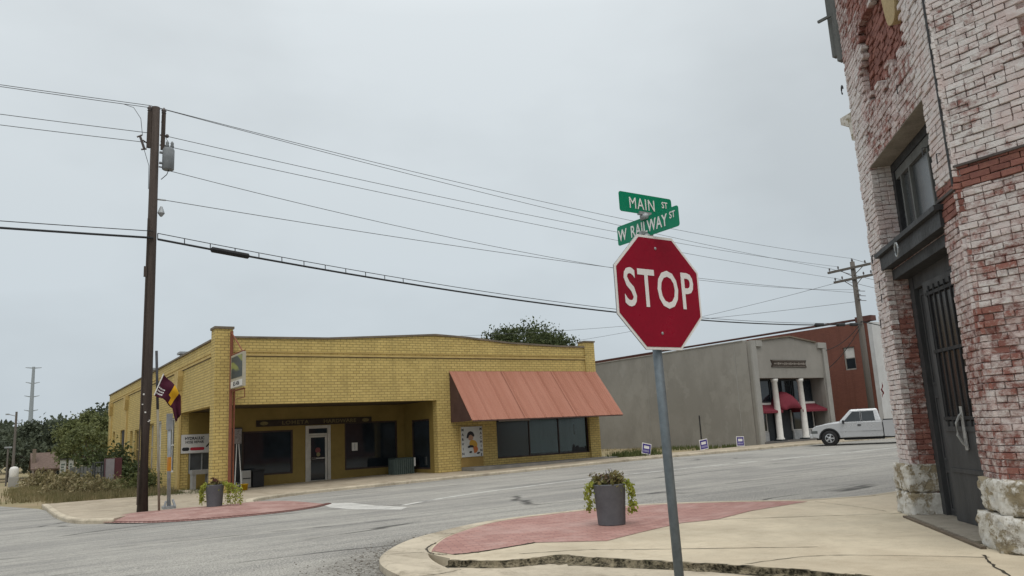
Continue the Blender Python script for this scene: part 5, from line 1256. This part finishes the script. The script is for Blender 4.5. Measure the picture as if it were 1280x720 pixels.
bm = BM(); box(bm, 3.98, 4.3, 23.6, 23.9, -.1, -.02); tube(bm, [(4.0, 23.62, -.05), (4.05, 23.65, .12)], .03, 6); tube(bm, [(4.28, 23.6, -.05), (4.22, 23.66, .15)], .03, 6); tube(bm, [(4.2, 23.85, -.05), (4.16, 23.8, .2)], .03, 6); obj('foot', bm, GREYM, p2, True)
bm = BM(); box(bm, 4.0, 4.16, 23.66, 23.69, 2.05, 2.5); obj('bracket', bm, GREYM, p2, True)

# election yard signs
PUR = M('sign_purple', (.05, .03, .22), .1, 5, .5)
for k, (x, y, tilt, lab) in enumerate(((26.4, 28.5, .20, 'purple and white yard sign leaning left, nearest the yellow store'), (30.45, 28.5, -.1, 'purple and white yard sign in the middle, by the weeds and thin pipe'), (33.2, 28.5, .04, 'upright purple and white yard sign nearest the grey building corner'))):
    z = B(x, y) - .03
    t = thing('yard_sign', lab, 'yard sign', (x, y, z), 0, 'purple yard signs before the grey wall'); rz = Matrix.Translation((0, 0, .2)) @ Matrix.Rotation(tilt, 4, 'Y')
    bm = BM(); box(bm, -.30, .30, -.006, .006, .0, .52, rz); obj('board', bm, WHT, t)
    bm = BM(); box(bm, -.26, .26, -.011, -.0075, .04, .26, rz); box(bm, -.26, .26, -.011, -.0075, .40, .48, rz); box(bm, -.26, -.18, -.011, -.0075, .26, .4, rz); box(bm, .17, .26, -.011, -.0075, .26, .4, rz); p = obj('print', bm, PUR, t)
    bm = BM(); r2 = random.Random(k)
    q = -.2
    while q < .18: w_ = r2.uniform(.03, .06); box(bm, q, q + w_, -.014, -.0115, .1, .2, rz); q += w_ + .03
    obj('white_print', bm, M('pale_lilac', (.4, .38, .55), .1, 5), p)
    bm = BM()
    for s in (-.2, .2): tube(bm, [rz @ Vector((s, 0, .1)), rz @ Vector((s, 0, -.2))], .005, 5)
    obj('stake', bm, GREYM, t)

# ------------------------------------------------------------------ far left: weeds, cart, house, trees, tower
DRY = M_leaf('dry_weeds', (.25, .205, .11), (.145, .14, .06), (.36, .30, .18), .9)
GREENW = M_leaf('green_weeds', (.075, .10, .035), (.11, .13, .045), (.16, .17, .06), 1.)
def blades(name, area, n, h, w, seed, m, lean=.35):
    rr = random.Random(seed); V, F = [], []; cl = [(area(rr)) for _ in range(max(3, n // 45))]
    for k in range(n):
        if rr.random() < .75: c = rr.choice(cl); x, y = c[0] + rr.gauss(0, .25), c[1] + rr.gauss(0, .25)
        else: x, y = area(rr)[:2]
        z = B(x, y) - .02; hh = h * rr.uniform(.3, 1.1); a = rr.random() * 6.28; l = rr.uniform(0, lean) * hh
        dx, dy = math.cos(a), math.sin(a); i = len(V); ww = w * rr.uniform(.5, 1.3)
        V += [(x - dy * ww, y + dx * ww, z), (x + dy * ww, y - dx * ww, z), (x + dx * l * .5 + dy * ww * .6, y + dy * l * .5 - dx * ww * .6, z + hh * .6), (x + dx * l, y + dy * l, z + hh), (x + dx * l * .5 - dy * ww * .6, y + dy * l * .5 + dx * ww * .6, z + hh * .6)]
        F.append((i, i + 1, i + 2, i + 3, i + 4))
    o = leaf_obj(name, V, F, m); tag(o, None, None, kind='stuff'); return o
def rect(x0, x1, y0, y1): return lambda rr: (rr.uniform(x0, x1), rr.uniform(y0, y1))
blades('dry_weeds', rect(2.2, 6.2, 33.2, 42), 6500, .38, .016, 1, DRY)
blades('dry_grass', rect(.9, 3.5, 38, 60), 4000, .28, .02, 2, DRY)
blades('low_grass', rect(4.5, 7.8, 31.5, 36), 1800, .22, .012, 3, GREENW)
blades('weeds', rect(25.0, 27.6, 28.8, 29.6), 1500, .42, .03, 4, GREENW)
blades('wall_weeds', rect(33.5, 36.5, 30.5, 37), 700, .25, .025, 5, GREENW)
blades('wall_weeds', rect(25.2, 36.3, 33, 44), 900, .2, .016, 6, DRY)

def bush(name, label, loc, rx, rz, n, size, m, seed, group=None):
    rr = random.Random(seed); pts = []; cl = []
    for k in range(22):
        a, b = rr.random() * 6.28, rr.uniform(-.2, 1.3); q = rr.uniform(.45, .95)
        cl.append((rx * q * math.cos(a) * math.cos(b), rx * q * math.sin(a) * math.cos(b), rz * (.35 + .6 * q * math.sin(b))))
    for k in range(n):
        c = rr.choice(cl); pts.append(tuple(c[i] + rr.gauss(0, .2 * (rx if i < 2 else rz)) for i in range(3)))
    pts = [p if p[2] > .03 else (p[0], p[1], .05) for p in pts]
    V, F = leaf_quads(pts, size, rr, .8); t = thing(name, label, 'bush', loc, 0, group); leaf_obj('foliage', V, F, m, t)
    bm = BM(); [tube(bm, [(0, 0, -.1), tuple(v * .9 for v in c)], [.025, .008], 5) for c in cl[:9]]; obj('stem', bm, GWOOD, t); return t
LEAFG = M_leaf('mid_green_leaf', (.075, .095, .035), (.045, .062, .026), (.12, .135, .05), .7)
LEAFD = M_leaf('hazed_dark_leaf', (.095, .112, .07), (.065, .08, .054), (.125, .14, .088), .5)  # dark green lightened in the leaf colour as haze on far trees
LEAFY = M_leaf('yellow_green_leaf', (.15, .165, .06), (.10, .12, .048), (.20, .20, .085), .6)
bush('bush', 'low green bush against the side wall of the yellow store', (5.9, 44.5, B(6, 44)), 1.2, 1.1, 1500, .13, LEAFG, 3, 'bushes by the side wall')
bush('bush', 'scrubby yellow green bush behind the tall utility pole', (5.6, 38.5, B(6, 38)), .8, .8, 900, .10, LEAFY, 4, 'bushes by the side wall')
bush('bush', 'dry brown scrub on the left edge of the weeds by the road', (3.1, 42.5, B(3, 42)), 1.3, .9, 1100, .12, DRY, 5, 'bushes by the side wall')

bush('bush', 'straggly tan scrub in the middle of the weeds left of the utility pole', (3.9, 38.6, B(4, 38)), 1.2, .75, 1300, .10, DRY, 6, 'bushes by the side wall')
bush('bush', 'olive green scrub in front of the cart by the weeds', (4.6, 40.2, B(4.6, 40)), .9, .6, 1000, .10, LEAFY, 7, 'bushes by the side wall')
bush('bush', 'dark green vine bush behind the cart at the picket fence', (5.2, 49.0, B(5.2, 49)), 1.5, 2.2, 2600, .14, LEAFG, 8, 'bushes by the side wall')
bush('bush', 'large brown brushy shrub in front of the small house', (3.4, 60.0, B(3.4, 60)), 1.8, 1.0, 2000, .14, DRY, 9, 'bushes by the side wall')
def tree(label, loc, h, r, n, leaf, m, seed, zc=.62, trunk=.2, group='trees on the left horizon', name='tree', squash=.62):
    rr = random.Random(seed); t = thing(name, label, 'tree', loc, 0, group); bm = BM()
    tube(bm, [(0, 0, -.3), (rr.gauss(0, .1), rr.gauss(0, .1), h * .3), (rr.gauss(0, .2), rr.gauss(0, .2), h * .55)], [trunk, trunk * .75, trunk * .5], 9)
    cl = []
    for k in range(34):
        a = rr.random() * 6.28; b = math.asin(rr.uniform(-.55, 1)); q = rr.uniform(.5, 1.0) ** .6
        c = Vector((r * q * math.cos(a) * math.cos(b), r * q * math.sin(a) * math.cos(b), h * zc + r * squash * q * math.sin(b)))
        cl.append((c, rr.uniform(.55, 1.15)))
        if k < 16:
            s = Vector((0, 0, h * rr.uniform(.25, .5))); mid = s.lerp(c, .5) + Vector((rr.gauss(0, .2), rr.gauss(0, .2), rr.uniform(0, .3)))
            tube(bm, [s, mid, c], [trunk * .4, trunk * .22, .02], 5)
    obj('trunk', bm, GWOOD, t, smooth=True)
    V, F = [], []; pts = []
    for k in range(n):
        c, w = rr.choice(cl); g_ = Vector((rr.gauss(0, 1), rr.gauss(0, 1), rr.gauss(0, .8)))
        pts.append(c + g_ * (r * .17 * w))
    V, F = leaf_quads(pts, leaf, rr, .8, 1.5); leaf_obj('crown', V, F, m, t); return t
def gz(x, y): return B(x, y) - .03
tree('round topped green tree showing above the yellow store roof', (36.0, 52, gz(36, 52)), 9.6, 3.5, 11000, .17, LEAFG, 11, zc=.83, trunk=.28, group=None, squash=.5)
tree('bushy yellow green tree beside the far end of the yellow store', (6.2, 70, gz(6, 70)), 5.9, 2.15, 11000, .16, LEAFY, 12, zc=.5, squash=1.15)
tree('dark green tree directly behind the brown roofed house', (7.5, 92, gz(7, 92)), 7.4, 3.4, 5000, .28, LEAFD, 14, zc=.55)
tree('dark tree on the far left edge of the picture, behind the street lamp', (.2, 104, gz(0, 100)), 6.6, 3.4, 5500, .3, LEAFD, 15, zc=.5)
tree('dark tree rising between the far left edge and the house', (3.6, 100, gz(3, 100)), 7.1, 3.4, 5500, .3, LEAFD, 16, zc=.52)
tree('low dark tree filling the gap left of the house', (1.4, 90, gz(1, 90)), 5.0, 2.7, 3500, .26, LEAFD, 17, zc=.45)
tree('dark tree behind the bushy tree at the store end', (11.5, 98, gz(11, 98)), 8.4, 3.8, 5000, .3, LEAFD, 18, zc=.55)
tree('slim olive tree just left of the store end', (5.6, 63.5, gz(5, 63)), 4.6, 1.7, 3000, .15, LEAFY, 19, zc=.62, trunk=.1)
WOODSM = LEAFD
rr = random.Random(77); pts = []
for k in range(14000):
    x = rr.uniform(-60, 60); y = 135 + rr.uniform(-6, 14); top = 5.6 + 1.6 * math.sin(x * .31) + 1.2 * math.sin(x * .83 + 1)
    pts.append((x, y, gz(x, 130) + max(.1, top * rr.random() ** .55 + rr.gauss(0, .25))))
V, F = leaf_quads(pts, .75, rr, .8); tag(leaf_obj('far_woods', V, F, LEAFD), None, None, kind='stuff')

# brown roofed house
hs = thing('small_house', 'small house with a brown roof among the far left trees', 'house', (3.9, 76, gz(4, 76)))
hz = gz(4, 76)
bm = BM(); box(bm, 2.85, 5.4, 75, 79, hz - .2, hz + 1.15); yz_prism(bm, [(75, hz + 1.15), (79, hz + 1.15), (77, hz + 2.2)], 2.86, 5.39); obj('wall', bm, M('house_brick', (.20, .155, .12), .3, 3, .9, col2=(.14, .11, .09)), hs, True)
bm = BM(); yz_prism(bm, [(74.6, hz + 1.06), (77, hz + 2.32), (79.4, hz + 1.06), (79.4, hz + 1.16), (77, hz + 2.44), (74.6, hz + 1.16)], 2.6, 5.6); rf = obj('roof', bm, M('brown_shingle', (.15, .105, .085), .25, 6, .9), hs, True)
bm = BM(); box(bm, 2.7, 2.95, 75.5, 75.9, hz + 1.6, hz + 2.75); obj('chimney', bm, M('house_brick', (.2, .155, .12)), rf, True)
for a in (3.2, 4.4): window(hs, 'x', 74.93, a, a + .5, hz + .4, hz + .95, frame=GREYW, fw=.05)
# two white boards
for k, (x0, x1, lab) in enumerate(((4.22, 4.62, 'pale lettered board on the left of the two standing by the weeds'), (4.78, 5.1, 'pale lettered board on the right of the two standing by the weeds'))):
    z = gz(4.6, 68); t = thing('notice_board', lab, 'board', ((x0 + x1) / 2, 68, z), 0, 'pale boards by the weeds')
    bm = BM(); box(bm, x0, x1, 67.97, 68.03, z - .1, z + 1.75); obj('panel', bm, M('pale_board', (.42, .42, .39), .35, 6, .8, col2=(.25, .26, .24)), t, True)
    bm = BM(); r2 = random.Random(k + 3)
    for q in range(6): box(bm, x0 + .08, x1 - .08 - r2.uniform(0, .1), 67.955, 67.97, z + .35 + q * .2, z + .45 + q * .2)
    obj('lettering', bm, M('faded_green_ink', (.10, .13, .11), .3, 8, .8), t, True)
    bm = BM(); box(bm, x0 - .03, x1 + .03, 67.9, 68.1, z + 1.75, z + 1.82); obj('top_rail', bm, DARKW, t, True)
# cart
cz = gz(4.6, 42)
t = thing('flatbed_cart', 'dark low cart carrying a pale and plum coloured box near the store side', 'cart', (4.6, 42, cz))
bm = BM(); box(bm, 3.6, 5.3, 41.4, 42.6, cz + .5, cz + .58); obj('deck', bm, DARKW, t, True)
for x in (3.8, 5.1):
    for y in (41.45, 42.5):
        bm = BM(); lathe(bm, [(.24, -.05), (.25, 0), (.24, .05)], 14); bmesh.ops.transform(bm, matrix=Matrix.Translation((x, y, cz + .25)) @ Matrix.Rotation(R_(90), 4, 'X'), verts=bm.verts); obj('wheel', bm, BLACK, t, True, True)
bm = BM()
for x in (4.0, 4.35):
    for y in (41.5, 42.4): tube(bm, [(x, y, cz + .55), (x, y, cz + 1.45)], .03, 5)
tube(bm, [(4.0, 41.5, cz + 1.45), (4.35, 41.5, cz + 1.45)], .03, 5); tube(bm, [(4.0, 41.5, cz + 1.0), (4.35, 41.5, cz + 1.0)], .02, 5); tube(bm, [(3.1, 41.9, cz + .3), (3.6, 42, cz + .53)], .03, 5); obj('frame_rail', bm, DARKW, t, True)
t = thing('cabinet', 'pale fronted plum sided cabinet standing on the flatbed cart', 'cabinet', (4.75, 41.9, cz + .58))
bm = BM(); box(bm, 4.45, 5.12, 41.5, 42.3, cz + .58, cz + 1.62); obj('case', bm, M('plum_paint', (.10, .035, .04), .2, 4, .7), t, True)
bm = BM(); box(bm, 4.44, 4.80, 41.47, 41.5, cz + .6, cz + 1.6); obj('front_panel', bm, M('lilac_grey', (.27, .25, .26), .15, 4, .8), t, True)
# low fence behind the cart
t = thing('board_fence', 'short grey picket fence left of the cart', 'fence', (4.0, 46, gz(4, 46)))
bm = BM(); fz = gz(4, 46)
for k in range(12): box(bm, 3.3 + k * .16, 3.43 + k * .16, 46, 46.03, fz, fz + 1.25 + .05 * math.sin(k * 2.3))
obj('pickets', bm, GREYW, t, True)
bm = BM(); box(bm, 3.3, 5.2, 46.03, 46.07, fz + .4, fz + .48); box(bm, 3.3, 5.2, 46.03, 46.07, fz + 1.0, fz + 1.08); obj('rail', bm, GREYW, t, True)
t = thing('water_tank', 'small white tank on a grey stand at the far left roadside', 'tank', (1.35, 68, gz(1, 68)))
tz = gz(1.35, 68)
bm = BM(); lathe(bm, [(.28, .7), (.3, .75), (.3, 1.25), (.22, 1.4), (.05, 1.45)], 16, (1.35, 68, tz)); obj('body', bm, WHITEP, t, True, True)
bm = BM(); box(bm, 1.02, 1.68, 67.7, 68.3, tz, tz + .7); obj('stand', bm, GREYT, t, True, bevel=.03)
t = thing('street_lamp', 'slender street lamp post with a small head before the far left trees', 'street lamp', (.95, 72, gz(1, 72)))
lz = gz(1, 72)
bm = BM(); tube(bm, [(.95, 72, lz), (.95, 72, lz + 2.9)], .06, 8); obj('post', bm, GWOOD, t, True)
bm = BM(); box(bm, .7, 1.2, 71.9, 72.1, lz + 2.85, lz + 2.97); obj('lamp_head', bm, GREYM, t, True)
t = thing('utility_pole', 'short old telephone pole half hidden in the far left trees', 'utility pole', (1.6, 86, gz(1, 86)), 0, 'wooden utility poles')
bm = BM(); z = gz(1, 86); tube(bm, [(1.6, 86, z), (1.6, 86, z + 6.4)], [.13, .09], 8); obj('shaft', bm, GWOOD, t, True)
bm = BM(); tube(bm, [(1.6, 86, z + 6.0), (.9, 86, z + 6.2)], .04, 6); box(bm, .75, 1.05, 85.9, 86.1, z + 6.12, z + 6.24); obj('lamp_arm', bm, GREYM, t, True)
# transmission tower
TW = M('hazy_steel', (.30, .335, .36), .1, 2, .7, bump=0)
t = thing('transmission_tower', 'distant grey steel transmission pole with four pairs of arms', 'transmission tower', (9.5, 300, -2))
bm = BM(); tube(bm, [(9.6, 300, -2), (9.52, 300, 30.6)], [.95, .42], 10); obj('mast', bm, TW, t, True)
for z, a in ((30.2, 2.3), (25.4, 2.0), (21.0, 2.1), (16.4, 2.0)):
    bm = BM()
    for s in (-1, 1): tube(bm, [(9.53, 300, z - (.3 if z < 30 else 0)), (9.53 + s * a, 300, z + .15)], [.22, .10], 6)
    obj('arm', bm, TW, t, True)

# ------------------------------------------------------------------ light, sky, camera
w = bpy.data.worlds.new('World'); scene.world = w; w.use_nodes = True
nt = w.node_tree; nt.nodes.clear()
def wn(k, **a):
    x = nt.nodes.new(k)
    for q, v in a.items(): setattr(x, q, v)
    return x
SUN_EL, SUN_AZ = R_(58), R_(205)                                            # azimuth from +Y towards +X
out = wn('ShaderNodeOutputWorld'); bg = wn('ShaderNodeBackground'); bg.inputs['Strength'].default_value = .1
sky = wn('ShaderNodeTexSky', sky_type='NISHITA', sun_disc=False, sun_elevation=SUN_EL, sun_rotation=SUN_AZ, dust_density=4, air_density=1.2)
tc = wn('ShaderNodeTexCoord'); sp = wn('ShaderNodeSeparateXYZ'); nt.links.new(tc.outputs['Generated'], sp.inputs[0])
mp = wn('ShaderNodeMapping'); mp.inputs['Scale'].default_value = (1, 1, 2.0); nt.links.new(tc.outputs['Generated'], mp.inputs[0])
nz = wn('ShaderNodeTexNoise'); nz.inputs['Scale'].default_value = 1.7; nz.inputs['Detail'].default_value = 5; nz.inputs['Roughness'].default_value = .5; nt.links.new(mp.outputs[0], nz.inputs['Vector'])
mr = wn('ShaderNodeMapRange'); nt.links.new(sp.outputs[2], mr.inputs[0]); mr.inputs[1].default_value = 0; mr.inputs[2].default_value = 1; mr.inputs[3].default_value = 0; mr.inputs[4].default_value = 1
cr = wn('ShaderNodeValToRGB'); nt.links.new(mr.outputs[0], cr.inputs[0])                    # overcast dome: brighter overhead
e = cr.color_ramp.elements; e[0].position = 0; e[0].color = (5.5, 6.2, 6.75, 1); e[1].position = 1; e[1].color = (16.5, 16.8, 16.8, 1)
k_ = e.new(.28); k_.color = (6.2, 6.75, 7.05, 1); k_ = e.new(.5); k_.color = (7.1, 7.6, 7.85, 1)
v2 = wn('ShaderNodeMapRange'); nt.links.new(nz.outputs['Fac'], v2.inputs[0]); v2.inputs[1].default_value = .36; v2.inputs[2].default_value = .62; v2.inputs[3].default_value = .88; v2.inputs[4].default_value = 1.07
mul = wn('ShaderNodeVectorMath', operation='SCALE'); nt.links.new(cr.outputs[0], mul.inputs[0]); nt.links.new(v2.outputs[0], mul.inputs['Scale'])
mx = wn('ShaderNodeMix', data_type='RGBA'); mx.inputs[0].default_value = .93; nt.links.new(sky.outputs[0], mx.inputs[6]); nt.links.new(mul.outputs[0], mx.inputs[7])
nt.links.new(mx.outputs[2], bg.inputs['Color']); nt.links.new(bg.outputs[0], out.inputs[0])
sl = bpy.data.lights.new('sun', 'SUN'); sl.energy = 1.0; sl.angle = R_(40); sl.color = (1, .96, .9)
so = bpy.data.objects.new('sun', sl); C.objects.link(so)
sd_ = Vector((math.sin(SUN_AZ) * math.cos(SUN_EL), math.cos(SUN_AZ) * math.cos(SUN_EL), math.sin(SUN_EL)))
so.rotation_euler = sd_.to_track_quat('Z', 'Y').to_euler()

cam = bpy.data.cameras.new('camera'); co = bpy.data.objects.new('camera', cam); C.objects.link(co); scene.camera = co
cam.sensor_width = 36; cam.lens = 36 * 967.64 / 1280; cam.clip_end = 3000; cam.clip_start = .05
p, r, a = .184134, -.0506972, .590110
h = Vector((math.sin(a), math.cos(a), 0)); up = Vector((0, 0, 1)); right = Vector((math.cos(a), -math.sin(a), 0))
F = h * math.cos(p) + up * math.sin(p); U0 = up * math.cos(p) - h * math.sin(p)
Rv = right * math.cos(r) + U0 * math.sin(r); Uv = U0 * math.cos(r) - right * math.sin(r)
co.matrix_world = Matrix(((Rv.x, Uv.x, -F.x, 0), (Rv.y, Uv.y, -F.y, 0), (Rv.z, Uv.z, -F.z, 1.5), (0, 0, 0, 1)))
vs = scene.view_settings; vs.view_transform = 'Standard'; vs.look = 'None'; vs.gamma = 1; vs.use_curve_mapping = False; vs.exposure = 0
